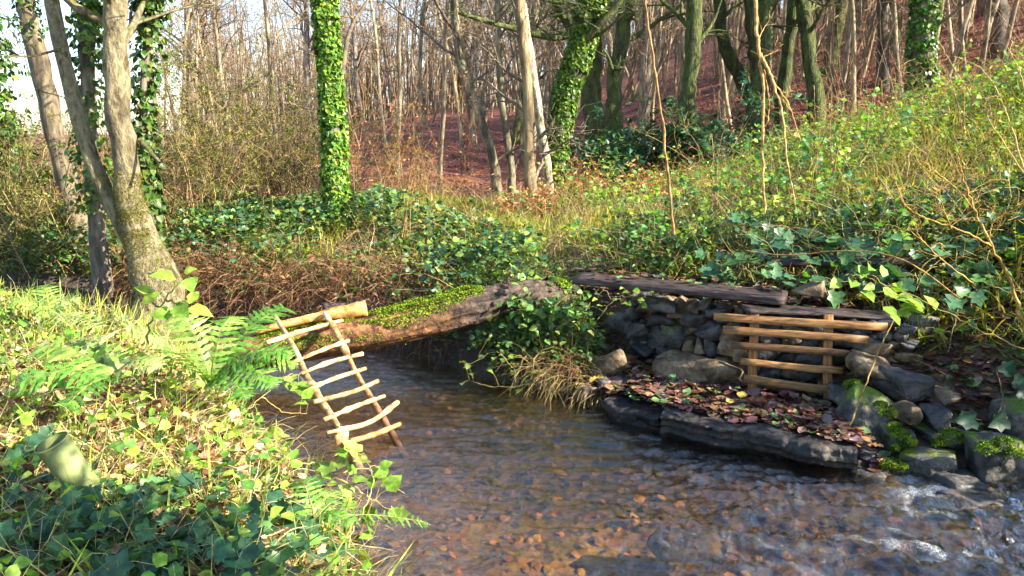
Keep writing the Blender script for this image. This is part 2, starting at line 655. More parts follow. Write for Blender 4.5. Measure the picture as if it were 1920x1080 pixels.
# ------------------------------------------------------------------ terrain
LEFT = np.array([(14, -.6), (6, .3), (2.0, 1.0), (.55, 1.5), (-.15, 1.95), (-.52, 2.5), (-.65, 2.9), (-.90, 3.3), (-1.36, 3.95), (-1.88, 4.72), (-2.32, 5.4),
                 (-2.9, 6.0), (-4.5, 6.5), (-9, 7.4), (-20, 9.0)])
RIGHT = np.array([(14, .9), (6, 2.2), (3.4, 3.15), (2.42, 3.50), (1.73, 3.74), (.88, 4.32), (.575, 4.70), (-.1, 5.25), (-.48, 5.62), (-1.12, 6.25), (-2.2, 6.95),
                  (-4.2, 7.6), (-9, 8.6), (-20, 10.4)])


def seg_dist(x, y, poly):
    best = np.full(x.shape, 1e9)
    for a, b in zip(poly[:-1], poly[1:]):
        d = b - a
        t = np.clip(((x - a[0]) * d[0] + (y - a[1]) * d[1]) / (d @ d), 0, 1)
        best = np.minimum(best, np.hypot(x - a[0] - t * d[0], y - a[1] - t * d[1]))
    return best


WPOLY = np.vstack([LEFT, RIGHT[::-1]])


def in_poly(x, y, P):
    ins = np.zeros(x.shape, dtype=bool)
    j = len(P) - 1
    for i in range(len(P)):
        xi, yi = P[i]
        xj, yj = P[j]
        if yi != yj:
            ins ^= ((yi > y) != (yj > y)) & (x < (xj - xi) * (y - yi) / (yj - yi) + xi)
        j = i
    return ins


def field(x, y):
    """in water?, distance to the water's edge, on the right bank?"""
    x = np.asarray(x, dtype=np.float64)
    y = np.asarray(y, dtype=np.float64)
    dl, dr = seg_dist(x, y, LEFT), seg_dist(x, y, RIGHT)
    return in_poly(x, y, WPOLY), np.minimum(dl, dr), dr < dl


def H(x, y, info=None, rough=True):
    x = np.asarray(x, dtype=np.float64)
    y = np.asarray(y, dtype=np.float64)
    ins, d, rt = field(x, y) if info is None else info
    zl = np.interp(d, [0, .12, .45, 1.1, 3, 20], [-.06, .16, .36, .46, .50, .60])
    pa = np.interp(d, [0, .10, .35, 1.0, 2.2, 8], [-.06, .12, .25, .46, .74, .80])
    pb = np.interp(d, [0, .06, .78, .92, 1.06, 2, 4], [-.10, .04, .09, .50, .60, .78, .92])
    pc = np.interp(d, [0, .25, .55, 1.0, 2, 4], [-.12, -.02, .14, .46, .82, 1.05])
    w1 = sstep(.35, .70, x)
    w2 = sstep(1.85, 2.15, x)
    zr = pa * (1 - w1) + (pb * (1 - w2) + pc * w2) * w1
    s = x - 1.7 - .25 * np.clip(5.5 - y, 0, 3)
    rampz = .318 * np.where(s > 0, np.minimum(s * s / (s + .9), 12.0), 0)
    rampz = rampz * sstep(.5, 1.8, d)
    zr = zr + rampz
    zz = np.where(rt, zr, zl)
    far = np.clip(y - 15, 0, 42)
    slope = .075 + .055 * sstep(0, 18, x) - .05 * sstep(-2, -16, x)
    zz = zz + slope * far * sstep(0, 6, far) - .25 * sstep(11, 14, y) * (1 - sstep(15, 20, y))
    if rough:
        zz = zz + .05 * n2(x, y, 1.3, 3, 3) * sstep(.1, .8, d) + .25 * n2(x, y, .22, 2, 9) * sstep(10, 22, y)
    bed = -np.interp(d, [0, .15, .5, 1.2], [.05, .10, .17, .22]) + .025 * n2(x, y, 5, 3, 21)
    return np.where(ins, bed, zz)


def lines(lo, hi, a, b, step, grow):
    core = list(np.arange(a, b + 1e-6, step))
    s, q = step, a
    left = []
    while q > lo:
        s *= grow
        q -= s
        left.append(q)
    s, q = step, b
    right = []
    while q < hi:
        s *= grow
        q += s
        right.append(q)
    return np.array(left[::-1] + core + right)


gx = lines(-110, 110, -3.6, 4.2, .065, 1.09)
gy = lines(-30, 190, 1.2, 7.0, .065, 1.07)
GX, GY = np.meshgrid(gx, gy)
info = field(GX.ravel(), GY.ravel())
GZ = H(GX.ravel(), GY.ravel(), info)
X, Y = GX.ravel(), GY.ravel()
ins, d, rt = info
soil = np.array([.10, .072, .042])
litter = np.array([.115, .062, .040])
red = np.array([.24, .085, .055])
bedc = np.array([.15, .102, .036])
mud = np.array([.055, .04, .028])
grassy = np.array([.13, .13, .045])
C = np.tile(soil, (len(X), 1))
w = (n2(X, Y, .8, 3, 5) * .5 + .5)[:, None]
C = C * (1 - .5 * w) + litter * .5 * w
wf = sstep(10.5, 15, Y)[:, None]
C = C * (1 - wf) + red * wf
wm = ((~ins) * sstep(.45, .05, d))[:, None]
C = C * (1 - wm) + mud * wm
wb_ = ins[:, None] * 1.0
sun_pool = np.exp(-(((X - .15) / .75) ** 2 + ((Y - 3.2) / .55) ** 2))[:, None]  # pool of sunlight on the bed, painted into its colour
bedc = bedc * (.6 + 2.2 * sun_pool)
C = C * (1 - wb_) + (bedc * (.8 + .5 * n2(X, Y, 2.2, 3, 8)[:, None])) * wb_
nx, ny = len(gx), len(gy)
ii = (np.arange(ny - 1)[:, None] * nx + np.arange(nx - 1)[None]).ravel()
g = MB()
g.add(np.stack([X, Y, GZ], -1), [np.stack([ii, ii + 1, ii + nx + 1, ii + nx], -1)], np.clip(C, .01, 1))
tag(g.build('ground', 'ground'), 'earth banks, stream bed and leaf covered woodland floor', 'ground', kind='structure')


# ------------------------------------------------------------------ water
def resample(P, n):
    s = np.r_[0, np.cumsum(np.hypot(*np.diff(P, axis=0).T))]
    t = np.interp(np.linspace(0, 1, n), np.linspace(0, 1, len(s)), s)
    return np.stack([np.interp(t, s, P[:, 0]), np.interp(t, s, P[:, 1])], -1)


NS, NT = 640, 124
Lr = smooth_path(np.c_[LEFT[1:], np.zeros(len(LEFT) - 1)], 400)[:, :2]
Rr = smooth_path(np.c_[RIGHT[1:], np.zeros(len(RIGHT) - 1)], 400)[:, :2]
def arc(P, n):
    # more samples in the visible reach
    s = np.r_[0, np.cumsum(np.hypot(*np.diff(P, axis=0).T))]
    wv = 1.0 / (0.25 + np.hypot(P[:, 0] - .3, P[:, 1] - 3.6) ** 1.3)
    cw = np.r_[0, np.cumsum((wv[1:] + wv[:-1]) / 2 * np.diff(s))]
    t = np.interp(np.linspace(0, cw[-1], n), cw, s)
    return np.stack([np.interp(t, s, P[:, 0]), np.interp(t, s, P[:, 1])], -1)
Lr, Rr = arc(Lr, NS), arc(Rr, NS)
t = np.linspace(-.10, 1.10, NT)[None, :, None]
WP = Lr[:, None] * (1 - t) + Rr[:, None] * t
x, y = WP[..., 0].ravel(), WP[..., 1].ravel()
rough_w = .35 + .85 * sstep(4.6, 3.0, y) * sstep(-1.2, 1.6, x) + .3 * sstep(.5, 1.5, x)
q = np.stack([x, y, np.zeros_like(x)], -1)
warp = fbm(q * 1.7, 2, 41)
wav = (1 - np.abs(fbm(np.stack([x * 4.2 + y * 1.5 + warp * 2.4, y * 12 - x * 1.2 - warp * 1.8, np.full_like(x, 2.)], -1), 3, 31))) - .6
wav2 = fbm(np.stack([x * 15 + warp * 3, y * 36, np.full_like(x, 5.)], -1), 2, 51)
foam0 = lambda x, y, w_: sstep(.2, .8, fbm(np.stack([(x * .94 - y * .34) * 1.6, (x * .34 + y * .94) * 17 + 2 * w_, np.full_like(x, 1.)], -1), 4, 61)) * sstep(.7, 2.0, x) * sstep(3.55, 3.2, y)
lump = np.exp(-(((x - .62) / .30) ** 2 + ((y - 3.15) / .10) ** 2)) * .03
z = .012 * foam0(x, y, warp) + (.032 * wav + .009 * wav2) * rough_w + lump
st = fbm(np.stack([(x * .94 - y * .34) * 1.6, (x * .34 + y * .94) * 17 + 2 * warp, np.full_like(x, 1.)], -1), 4, 61)
foam = sstep(.30, .95, st) * sstep(.7, 2.0, x) * sstep(3.55, 3.2, y) * .9
foam = np.maximum(foam, np.exp(-(((x - 1.98) / .12) ** 2 + ((y - 3.50) / .06) ** 2)) * 1.0)
ii = (np.arange(NS - 1)[:, None] * NT + np.arange(NT - 1)[None]).ravel()
wm_ = MB()
wm_.add(np.stack([x, y, z], -1), [np.stack([ii, ii + 1, ii + NT + 1, ii + NT], -1)], np.repeat(foam[:, None], 3, 1))
tag(wm_.build('water', 'water'), 'shallow brown rippled woodland stream with white riffles downstream', 'water', kind='structure')


# ------------------------------------------------------------------ rocks
def rock_geo(size, seed=0, npts=16, sub=2, disp=.06, flat=0.0):
    """angular stone: hull of random points, subdivided and weathered; returns verts, tris centred at origin"""
    r = random.Random(seed)
    bm = bmesh.new()
    for k in range(npts):
        v = Vector((r.gauss(0, 1), r.gauss(0, 1), r.gauss(0, 1))).normalized()
        e = 1 - .0 * r.random()
        v = Vector([math.copysign(abs(c) ** .48, c) for c in v]) * (.78 + .22 * r.random()) * e
        bm.verts.new(v * .62)
    geom = bmesh.ops.convex_hull(bm, input=bm.verts)
    dead = list({g_ for g_ in geom['geom_interior'] + geom['geom_unused'] if isinstance(g_, bmesh.types.BMVert)})
    bmesh.ops.delete(bm, geom=dead, context='VERTS')
    bmesh.ops.bevel(bm, geom=bm.edges[:], offset=.028, segments=1, affect='EDGES')
    bmesh.ops.triangulate(bm, faces=bm.faces[:])
    if sub:
        bmesh.ops.subdivide_edges(bm, edges=[e for e in bm.edges if e.calc_length() > .28], cuts=sub - 1 if sub > 1 else 1, use_grid_fill=True)
        bmesh.ops.triangulate(bm, faces=bm.faces[:])
    bm.verts.ensure_lookup_table()
    V = np.array([v.co[:] for v in bm.verts])
    F = np.array([[v.index for v in f.verts] for f in bm.faces], dtype=np.int32)
    bm.free()
    V = V * (1 + disp * fbm(V * 3.1 + seed, 3, seed))[:, None]
    ext = V.max(0) - V.min(0)
    V = (V - (V.max(0) + V.min(0)) / 2) / ext * np.asarray(size)
    return V, F


def rot(ax=0, ay=0, az=0):
    return np.array((Matrix.Rotation(az, 3, 'Z') @ Matrix.Rotation(ay, 3, 'Y') @ Matrix.Rotation(ax, 3, 'X')))
# ------------------------------------------------------------------ right bank: ledge, wall, boulders
def ledge(name, pts, depth, top, thick, label, seed, mat='slate'):
    P = smooth_path(np.c_[np.array(pts), np.zeros(len(pts))], 200)[:, :2]
    T = nrm(np.gradient(P, axis=0))
    Nn = np.stack([-T[:, 1], T[:, 0]], -1)
    if Nn[:, 1].mean() < 0:
        Nn = -Nn
    prof = [(depth, top - .02), (depth * .7, top), (depth * .4, top + .005), (depth * .18, top), (.05, top - .004), (.0, top - .012), (-.015, top - .03), (.01, top - .045),
            (-.02, top - .06), (-.008, top - .075), (.02, top - .09), (.0, top - .105), (.05, top - .13), (.07, top - thick), (.16, top - thick - .08)]
    m_ = len(prof)
    V = np.zeros((len(P), m_, 3))
    for k, (a, b) in enumerate(prof):
        V[:, k, :2] = P + Nn * a
        V[:, k, 2] = b
    f = V.reshape(-1, 3)
    k1 = fbm(np.c_[f[:, :2] * 2.2, f[:, 2:] * 55], 2, seed) + .6 * np.round(fbm(np.c_[f[:, :2] * 4.5, f[:, 2:] * 6], 2, seed + 3) * 2.5) / 2.5
    k2 = fbm(f * 2.6, 2, seed + 5)
    wgt = np.tile(sstep(depth * .5, .0, np.array([p[0] for p in prof])), len(P))
    Nf = np.repeat(np.c_[Nn, np.zeros(len(P))], m_, axis=0)
    f = f + Nf * ((.030 * k1 + .05 * k2 + .016 * fbm(f * 22, 3, seed + 31)) * (wgt * .8 + .2))[:, None]
    f[:, 2] += .012 * fbm(np.c_[f[:, :2] * 6, np.zeros(len(f))], 3, seed + 9) + .02 * k2
    ii = (np.arange(len(P) - 1)[:, None] * m_ + np.arange(m_ - 1)[None]).ravel()
    F = np.stack([ii, ii + m_, ii + m_ + 1, ii + 1], -1)
    e0 = np.array([[0, k + 1, k] for k in range(1, m_ - 1)], dtype=np.int32)
    o_ = (len(P) - 1) * m_
    e1 = np.array([[o_, o_ + k, o_ + k + 1] for k in range(1, m_ - 1)], dtype=np.int32)
    mb = MB()
    mb.add(f, [F, e0, e1], (.40, .38, .37))
    o = mb.build(name, mat, smooth=False)
    tag(o, label, 'rock')
    return o


ledge('rock_ledge', [(.84, 4.18), (1.05, 4.08), (1.3, 3.93), (1.55, 3.76), (1.76, 3.70)], .62, .15, .22, 'long dark layered rock ledge overhanging the stream below the batten lattice', 4)
ledge('rock_slab', [(.56, 4.60), (.70, 4.44), (.86, 4.30)], .5, .105, .2, 'short black wet rock slab beside the long ledge, upstream end', 14)

WALL = np.array([(.80, 5.30), (1.06, 5.06), (1.47, 4.72), (1.97, 4.56), (2.3, 4.3)])
wall = empty('dry_stone_wall', (1.47, 4.8, .1))
tag(wall, 'low dry stone wall of dark slate and brown stones behind the wooden lattice', 'wall')
proto = {}
for i in range(12):
    V, F = rock_geo((1, 1, 1), 100 + i, 14, 1, .05)
    for mt in ('slate', 'brown_stone', 'mossy_stone'):
        mb = MB()
        mb.add(V, [F])
        proto[(i, mt)] = mb.mesh('stone', mt, smooth=False)


def stone(parent, c, size, seed, mt, tilt=0.0, az=None, name='stone'):
    r = random.Random(seed)
    o = link(name, proto[(seed % 12, mt)], parent)
    az = r.uniform(-.5, .5) if az is None else az
    o.matrix_basis = Matrix.Translation(Vector(c)) @ Matrix.Rotation(az, 4, 'Z') @ Matrix.Rotation(tilt, 4, 'Y') @ Matrix.Rotation(r.uniform(-.2, .2), 4, 'X') @ Matrix.Diagonal((*size, 1))
    return o


def wall_at(u, v):
    """point on the wall's face in that direction (piecewise vertical planes)"""
    for a, b in zip(WALL[:-1], WALL[1:]):
        n = np.array([-(b - a)[1], (b - a)[0], 0])
        p = at_plane(u, v, (*a, 0), n)
        s = np.dot(p[:2] - a, b - a) / np.dot(b - a, b - a)
        if s <= 1 and s >= -.3:
            return p, math.atan2(b[1] - a[1], b[0] - a[0])
    return p, math.atan2(b[1] - a[1], b[0] - a[0])


# stones told apart in the wall: u, v, width px, height px, material
WS = [(1263, 634, 46, 54, 'mossy_stone'), (1294, 650, 24, 30, 'brown_stone'), (1314, 650, 22, 36, 'brown_stone'), (1334, 650, 24, 42, 'slate'), (1362, 656, 42, 40, 'brown_stone'),
      (1330, 622, 56, 32, 'slate'), (1300, 605, 44, 24, 'slate'), (1225, 640, 38, 40, 'slate'), (1240, 600, 60, 22, 'slate'), (1370, 626, 40, 34, 'brown_stone'),
      (1160, 610, 56, 34, 'slate'), (1195, 625, 40, 36, 'slate'), (1205, 660, 40, 26, 'slate'), (1395, 664, 36, 32, 'brown_stone'), (1272, 585, 46, 20, 'brown_stone'),
      (1440, 640, 44, 26, 'slate'), (1475, 643, 36, 24, 'brown_stone'), (1512, 640, 46, 28, 'slate'), (1440, 668, 48, 28, 'slate'), (1482, 672, 32, 20, 'brown_stone'), (1520, 672, 60, 28, 'slate'),
      (1440, 700, 40, 24, 'slate'), (1480, 702, 34, 22, 'brown_stone'), (1520, 702, 48, 24, 'slate'), (1478, 738, 62, 24, 'slate'), (1440, 612, 46, 22, 'slate'), (1490, 614, 46, 20, 'brown_stone'),
      (1530, 612, 40, 22, 'slate'), (1575, 640, 44, 30, 'slate'), (1590, 612, 44, 24, 'slate'), (1580, 670, 50, 28, 'slate'), (1420, 730, 36, 22, 'slate'), (1545, 728, 40, 26, 'brown_stone'),
      (1180, 590, 40, 22, 'slate'), (1215, 580, 44, 20, 'brown_stone'), (1345, 590, 40, 18, 'slate'), (1250, 668, 40, 24, 'slate'), (1300, 680, 50, 24, 'slate'), (1360, 686, 46, 26, 'brown_stone'),
      (1620, 640, 50, 34, 'slate'), (1610, 672, 46, 34, 'brown_stone'), (1600, 706, 44, 40, 'brown_stone'), (1645, 665, 46, 30, 'brown_stone'), (1398, 700, 40, 34, 'brown_stone')]
for k, (u, v, w_, h_, mt) in enumerate(WS):
    p, az = wall_at(u, v)
    px = np.linalg.norm(p - np.array([0, 0, CAM_H])) / FPX
    dep = .16
    stone(wall, p + np.array([.03, .05, 0]), (w_ * px * 1.12, dep, h_ * px * 1.12), 300 + k * 7, mt, random.uniform(-.15, .15), az + random.uniform(-.15, .15))

# small courses of filler stones between the large ones
rw = np.random.default_rng(44)
cum = np.r_[0, np.cumsum(np.hypot(*np.diff(WALL, axis=0).T))]
for row, zz in enumerate((.13, .20, .27, .34, .41, .48, .55, .60)):
    s_ = rw.uniform(0, .08)
    while s_ < cum[-1] - .05:
        wd = rw.uniform(.06, .14)
        xx, yy = np.interp(s_ + wd / 2, cum, WALL[:, 0]), np.interp(s_ + wd / 2, cum, WALL[:, 1])
        j = min(np.searchsorted(cum, s_ + wd / 2), len(WALL) - 1)
        az = math.atan2(*(WALL[j] - WALL[j - 1])[::-1])
        stone(wall, (xx + .05, yy + .09 + rw.normal(0, .012), zz + rw.normal(0, .008)), (wd, .13, rw.uniform(.055, .085)), int(rw.integers(0, 999)), rw.choice(['slate', 'slate', 'brown_stone', 'brown_stone']), rw.normal(0, .08), az + rw.normal(0, .12))
        s_ += wd * .95

# flat brown stone block below the wall, leaning red-brown stone and two small rocks
def lone_rock(name, c, size, seed, mt, label, tilt=(0, 0, 0), sub=2, disp=.08, npts=18, cat='stone'):
    V, F = rock_geo(size, seed, npts, sub, disp)
    V = V @ rot(*tilt).T + np.asarray(c)
    mb = MB()
    mb.add(V, [F])
    return tag(mb.build(name, mt, smooth=False), label, cat)


def rock_px(u, v, w_, h_, y, dep, mt, label, seed, tilt=(0, 0, 0), name='boulder', cat='boulder', npts=18, disp=.08):
    p = at(u, v, y=y)
    px = y / FPX / .97
    return lone_rock(name, p + np.array([0, dep * .25, 0]), (w_ * px, dep, h_ * px), seed, mt, label, tilt, 3, disp * 1.5, npts, cat)


rock_px(1322, 706, 185, 74, 4.78, .30, 'brown_stone', 'flat ochre brown stone block lying at the foot of the stone wall', 21, (0, .03, -.5), 'flat_stone', 'stone')
rock_px(1138, 688, 92, 40, 4.95, .14, 'brown_stone', 'reddish brown wedge stone leaning on leaves near the bank', 22, (0, -.45, -.3), 'leaning_stone', 'stone')
rock_px(1140, 728, 44, 36, 4.80, .16, 'slate', 'rounded grey rock below the leaning brown wedge stone', 23, (0, 0, .2), 'small_rock', 'stone')
rock_px(1178, 720, 30, 28, 4.85, .12, 'slate', 'small square grey rock beside the rounded grey rock', 24, (0, .2, .2), 'small_rock', 'stone')
rock_px(1102, 745, 40, 44, 4.78, .16, 'brown_stone', 'dark earthy rock at the water edge left of the leaf ledge', 29, (0, 0, .2), 'small_rock', 'stone')

B = [(1640, 800, 112, 118, 4.02, .34, 'mossy_stone', 'big rounded boulder with bright moss at the end of the ledge', (0, .35, .3)),
     (1704, 732, 84, 62, 4.15, .24, 'slate', 'angular blue-grey slate block on top of the boulder pile', (.1, .1, .2)),
     (1640, 690, 80, 34, 4.25, .24, 'brown_stone', 'flat purple-grey slate slab right of the lattice', (.05, .1, -.2)),
     (1712, 785, 50, 52, 4.00, .18, 'brown_stone', 'small tan stone wedged under the slate block', (0, .1, .1)),
     (1760, 786, 44, 42, 4.00, .18, 'slate', 'small dark square stone beside the tan wedged stone', (0, 0, .1)),
     (1770, 745, 64, 34, 4.15, .20, 'brown_stone', 'flat dark stone right of the slate block', (0, .1, .3)),
     (1800, 830, 110, 60, 3.92, .3, 'mossy_stone', 'green mossy boulder beneath the hanging ivy leaves', (0, .1, .3)),
     (1752, 880, 100, 62, 3.74, .28, 'mossy_stone', 'dark wet rounded boulder at the water line with a little moss', (0, .1, .1)),
     (1876, 868, 120, 84, 3.70, .32, 'mossy_stone', 'large mossy boulder at the far right water edge', (0, -.1, .2)),
     (1672, 888, 66, 46, 3.78, .22, 'mossy_stone', 'low rock with a moss cap just above the water', (0, .1, .2)),
     (1622, 868, 46, 40, 3.84, .18, 'slate', 'small cracked dark rock between ledge end and mossy boulder', (0, 0, .3)),
     (1690, 835, 60, 56, 3.92, .22, 'mossy_stone', 'moss covered rock tucked beside the big rounded boulder', (0, .1, .2)),
     (1600, 742, 60, 50, 4.30, .22, 'mossy_stone', 'brown mossy stone at the lattice foot beside the wall', (0, .1, .2)),
     (1625, 905, 56, 40, 3.70, .2, 'slate', 'black wet rock half under water below the ledge end', (0, 0, .1)),
     (1810, 920, 90, 46, 3.58, .24, 'slate', 'black submerged rock under the large mossy boulder', (0, 0, .1)),
     (1920, 800, 80, 80, 3.9, .3, 'mossy_stone', 'mossy stone cut by the picture edge above the large boulder', (0, 0, .1)),
     (1650, 560+80, 70, 30, 4.5, .2, 'slate', 'dark flat stone under the lattice top corner', (0, .1, .1)),
     (1735, 610, 60, 36, 4.6, .2, 'mossy_stone', 'grey rounded stone in leaf litter above the boulder pile', (0, .1, .1)),
     (1240, 575, 60, 24, 5.0, .2, 'slate', 'dark flat stone in the leaf litter below the beam', (0, .1, -.3)),
     (1525, 540, 62, 34, 4.75, .16, 'brown_stone', 'pointed grey-brown stone at the end of the dark beam', (0, .2, -.3)),
     (1830, 950, 110, 30, 3.42, .24, 'slate', 'flat dark rock shedding a small white riffle', (0, 0, .1))]
for k, (u, v, w_, h_, y, dep, mt, lab, tl) in enumerate(B):
    o = rock_px(u, v, w_ * 1.08, h_ * 1.08, y, dep, mt, lab, 60 + k * 3, tl)

# moss tufts growing on three of the boulders: cushions of short leaves
def moss_cushion(parent, pts, r_, n=420, seed=0, name='moss', h=.012, mat='moss'):
    r = np.random.default_rng(seed)
    mb = MB()
    for (c, rad) in pts:
        k = int(n)
        dv = nrm(r.normal(0, 1, (k, 3)) + np.array([0, -.4, .8]))
        P = np.asarray(c) + dv * np.asarray(rad) * r.uniform(.8, 1.0, (k, 1))
        Cc = palette(k, [(.9, 1.0, .6), (1.2, 1.15, .5), (.6, .8, .6)], .2, r)
        place(mb, LEAF['tiny'], P, frames(dv + r.normal(0, .9, (k, 3)), nrm(dv + r.normal(0, .6, (k, 3)))), r.uniform(h * .5, h * 1.1, k), Cc)
    return mb.build(name, mat, parent, smooth=True)


bo = {o["label"]: o for o in bpy.data.objects if o.get("category") == 'boulder'}
for lab, pts in (('big rounded boulder with bright moss at the end of the ledge', [(1665, 775, 3.96, 20), (1678, 800, 3.94, 16), (1650, 760, 4.0, 16), (1668, 820, 3.93, 12)]),
                 ('moss covered rock tucked beside the big rounded boulder', [(1690, 815, 3.86, 20), (1705, 830, 3.86, 18), (1680, 840, 3.86, 12)]),
                 ('low rock with a moss cap just above the water', [(1670, 870, 3.74, 24), (1690, 876, 3.73, 16)]),
                 ('green mossy boulder beneath the hanging ivy leaves', [(1780, 815, 3.86, 26), (1760, 830, 3.85, 18), (1810, 822, 3.86, 20)]),
                 ('large mossy boulder at the far right water edge', [(1850, 840, 3.62, 28), (1880, 830, 3.62, 24), (1900, 850, 3.6, 24)]),
                 ('brown mossy stone at the lattice foot beside the wall', [(1600, 722, 4.24, 22)])):
    moss_cushion(bo[lab], [(at(u, v, y=y), np.array([1, .45, .55]) * q * .9 * y / FPX) for u, v, y, q in pts], 1, 900, len(lab))

# rock breaking the surface in mid stream
rock_px(1290, 1000, 150, 50, 3.04, .18, 'slate', 'smooth submerged rock rippling the water in mid stream', 77, (0, 0, 0), 'stream_rock', 'stone', 26, .03).location.z = -.085

# ------------------------------------------------------------------ batten lattice
lat = empty('wooden_lattice', at(1480, 740, y=4.5))
tag(lat, 'small lattice of five orange-brown battens nailed to two uprights, leaning on stones', 'lattice')
u0, u1 = at(1412, 740, y=4.52), at(1552, 750, y=4.42)
t0 = at(1412, 582, y=4.60)
pn = np.cross(u1 - u0, t0 - u0)
pn = pn / np.linalg.norm(pn)
if pn[1] > 0:
    pn = -pn                                   # towards the stream


def batten(name, a, b, w_, th, parent, mat, tint=(1, 1, 1), off=0.0, seed=0, upv=None):
    """a sawn strip from a to b: chamfered, slightly warped; long axis = local x"""
    r = np.random.default_rng(seed)
    a, b = np.asarray(a) + pn * off, np.asarray(b) + pn * off
    L = np.linalg.norm(b - a)
    X = (b - a) / L
    Yv = pn if upv is None else nrm(upv - X * np.dot(upv, X))
    Z = np.cross(X, Yv)
    n = 9
    V = []
    ch = .0018
    sec = [(-th / 2, -w_ / 2 + ch), (-th / 2 + ch, -w_ / 2), (th / 2 - ch, -w_ / 2), (th / 2, -w_ / 2 + ch), (th / 2, w_ / 2 - ch), (th / 2 - ch, w_ / 2), (-th / 2 + ch, w_ / 2), (-th / 2, w_ / 2 - ch)]
    ph = r.uniform(0, 6)
    for i in range(n):
        s_ = i / (n - 1)
        k = 1 + r.normal(0, .025)
        bow = .004 * math.sin(s_ * 3.1 + ph)
        for (p, q) in sec:
            V.append(((s_ - .5) * L + r.normal(0, .001), p + bow, q * k + .003 * math.sin(s_ * 5 + ph)))
    V = np.array(V)
    i = np.arange(n - 1)[:, None] * 8
    j = np.arange(8)[None]
    F = np.stack([i + j, i + (j + 1) % 8, i + 8 + (j + 1) % 8, i + 8 + j], -1).reshape(-1, 4)
    caps = np.array([[0, k + 1, k] for k in range(1, 7)] + [[(n - 1) * 8, (n - 1) * 8 + k, (n - 1) * 8 + k + 1] for k in range(1, 7)], dtype=np.int32)
    mb = MB()
    mb.add(V, [F, caps], tint)
    o = mb.build(name, mat, parent, smooth=False)
    o.matrix_basis = Matrix.Translation(Vector((a + b) / 2)) @ Matrix(np.array([X, Yv, Z]).T.tolist()).to_4x4()
    return o


lp = lambda u, v: at_plane(u, v, u0, pn)
ups = []
for k, (ua, va, ub, vb) in enumerate([(1411, 740, 1414, 583), (1553, 750, 1552, 590)]):
    ups.append(batten('upright', lp(ua, va), lp(ub, vb), .052, .03, lat, 'batten_wood', (1.15, 1.05, .8), 0, k))
SL = [(1338, 593, 1662, 613, .85, 27), (1355, 616, 1626, 637, .95, 26), (1370, 645, 1606, 664, .36, 24), (1388, 677, 1578, 694, 1.05, 23), (1394, 709, 1567, 731, .8, 27)]
for k, (ua, va, ub, vb, tn, wp) in enumerate(SL):
    s = batten('slat', lp(ua, va), lp(ub, vb), wp * .56 * 4.6 / FPX, .02, lat, 'batten_wood', (tn, tn, tn * 1.0), .0255, 10 + k)
    if tn < .6:
        s["label"] = 'darker weathered middle slat'
    for un in (1412, 1552):
        tpar = (un - ua) / (ub - ua)
        p = lp(un, va + (vb - va) * tpar) + pn * .0365
        for dx in (-.008, .01):
            V, F = tube_geo([p + np.array([dx, 0, .004 * (1 if dx > 0 else -1)]) - pn * .003, p + np.array([dx, 0, .004 * (1 if dx > 0 else -1)]) + pn * .002], .0035, 6)
            mb = MB()
            mb.add(V, F)
            nl = mb.build('nail', 'nail')
            nl.parent = s
            nl.matrix_parent_inverse = s.matrix_basis.inverted()

# dark beam on the terrace and board above the lattice
def timber(name, a, b, w_, h_, label, seed, mat='dark_timber', tint=(1, 1, 1), cat='beam'):
    a, b = np.asarray(a), np.asarray(b)
    L = np.linalg.norm(b - a)
    X = (b - a) / L
    Z = nrm(np.array([0, 0, 1.0]) - X * X[2])
    Yv = np.cross(Z, X)
    r = np.random.default_rng(seed)
    nL, nS = 26, 16
    V = []
    for i in range(nL):
        s_ = (i / (nL - 1) - .5) * L
        for j in range(nS):
            an = j / nS * 2 * math.pi + math.pi / nS
            c_, q = math.cos(an), math.sin(an)
            k = max(abs(c_), abs(q))
            V.append((s_, c_ / k * w_ / 2, q / k * h_ / 2))
    V = np.array(V)
    V += .007 * np.stack([0 * V[:, 0], fbm(V * np.array([5, 30, 30]), 3, seed), fbm(V * np.array([5, 30, 30]), 3, seed + 3)], -1)
    i = np.arange(nL - 1)[:, None] * nS
    j = np.arange(nS)[None]
    F = np.stack([i + j, i + (j + 1) % nS, i + nS + (j + 1) % nS, i + nS + j], -1).reshape(-1, 4)
    caps = np.array([[0, k + 1, k] for k in range(1, nS - 1)] + [[(nL - 1) * nS, (nL - 1) * nS + k, (nL - 1) * nS + k + 1] for k in range(1, nS - 1)], dtype=np.int32)
    mb = MB()
    mb.add(V, [F, caps], tint)
    o = mb.build(name, mat, smooth=False)
    o.matrix_basis = Matrix.Translation(Vector((a + b) / 2)) @ Matrix(np.array([X, Yv, Z]).T.tolist()).to_4x4()
    return tag(o, label, cat)


timber('timber_beam', at(1085, 521, y=5.30), at(1475, 559, y=4.72), .25, .06, 'long dark weathered timber beam lying on the leafy terrace', 5, tint=(1, .95, .95))
timber('timber_board', at(1392, 576, y=4.68), at(1668, 592, y=4.62), .20, .025, 'thin dark wet board lying on the wall above the lattice', 6, cat='board')
timber('timber_plank', at(1440, 492, y=5.25), at(1760, 490, y=5.0), .10, .05, 'old dark plank half hidden under ivy above the beam', 8, cat='plank')

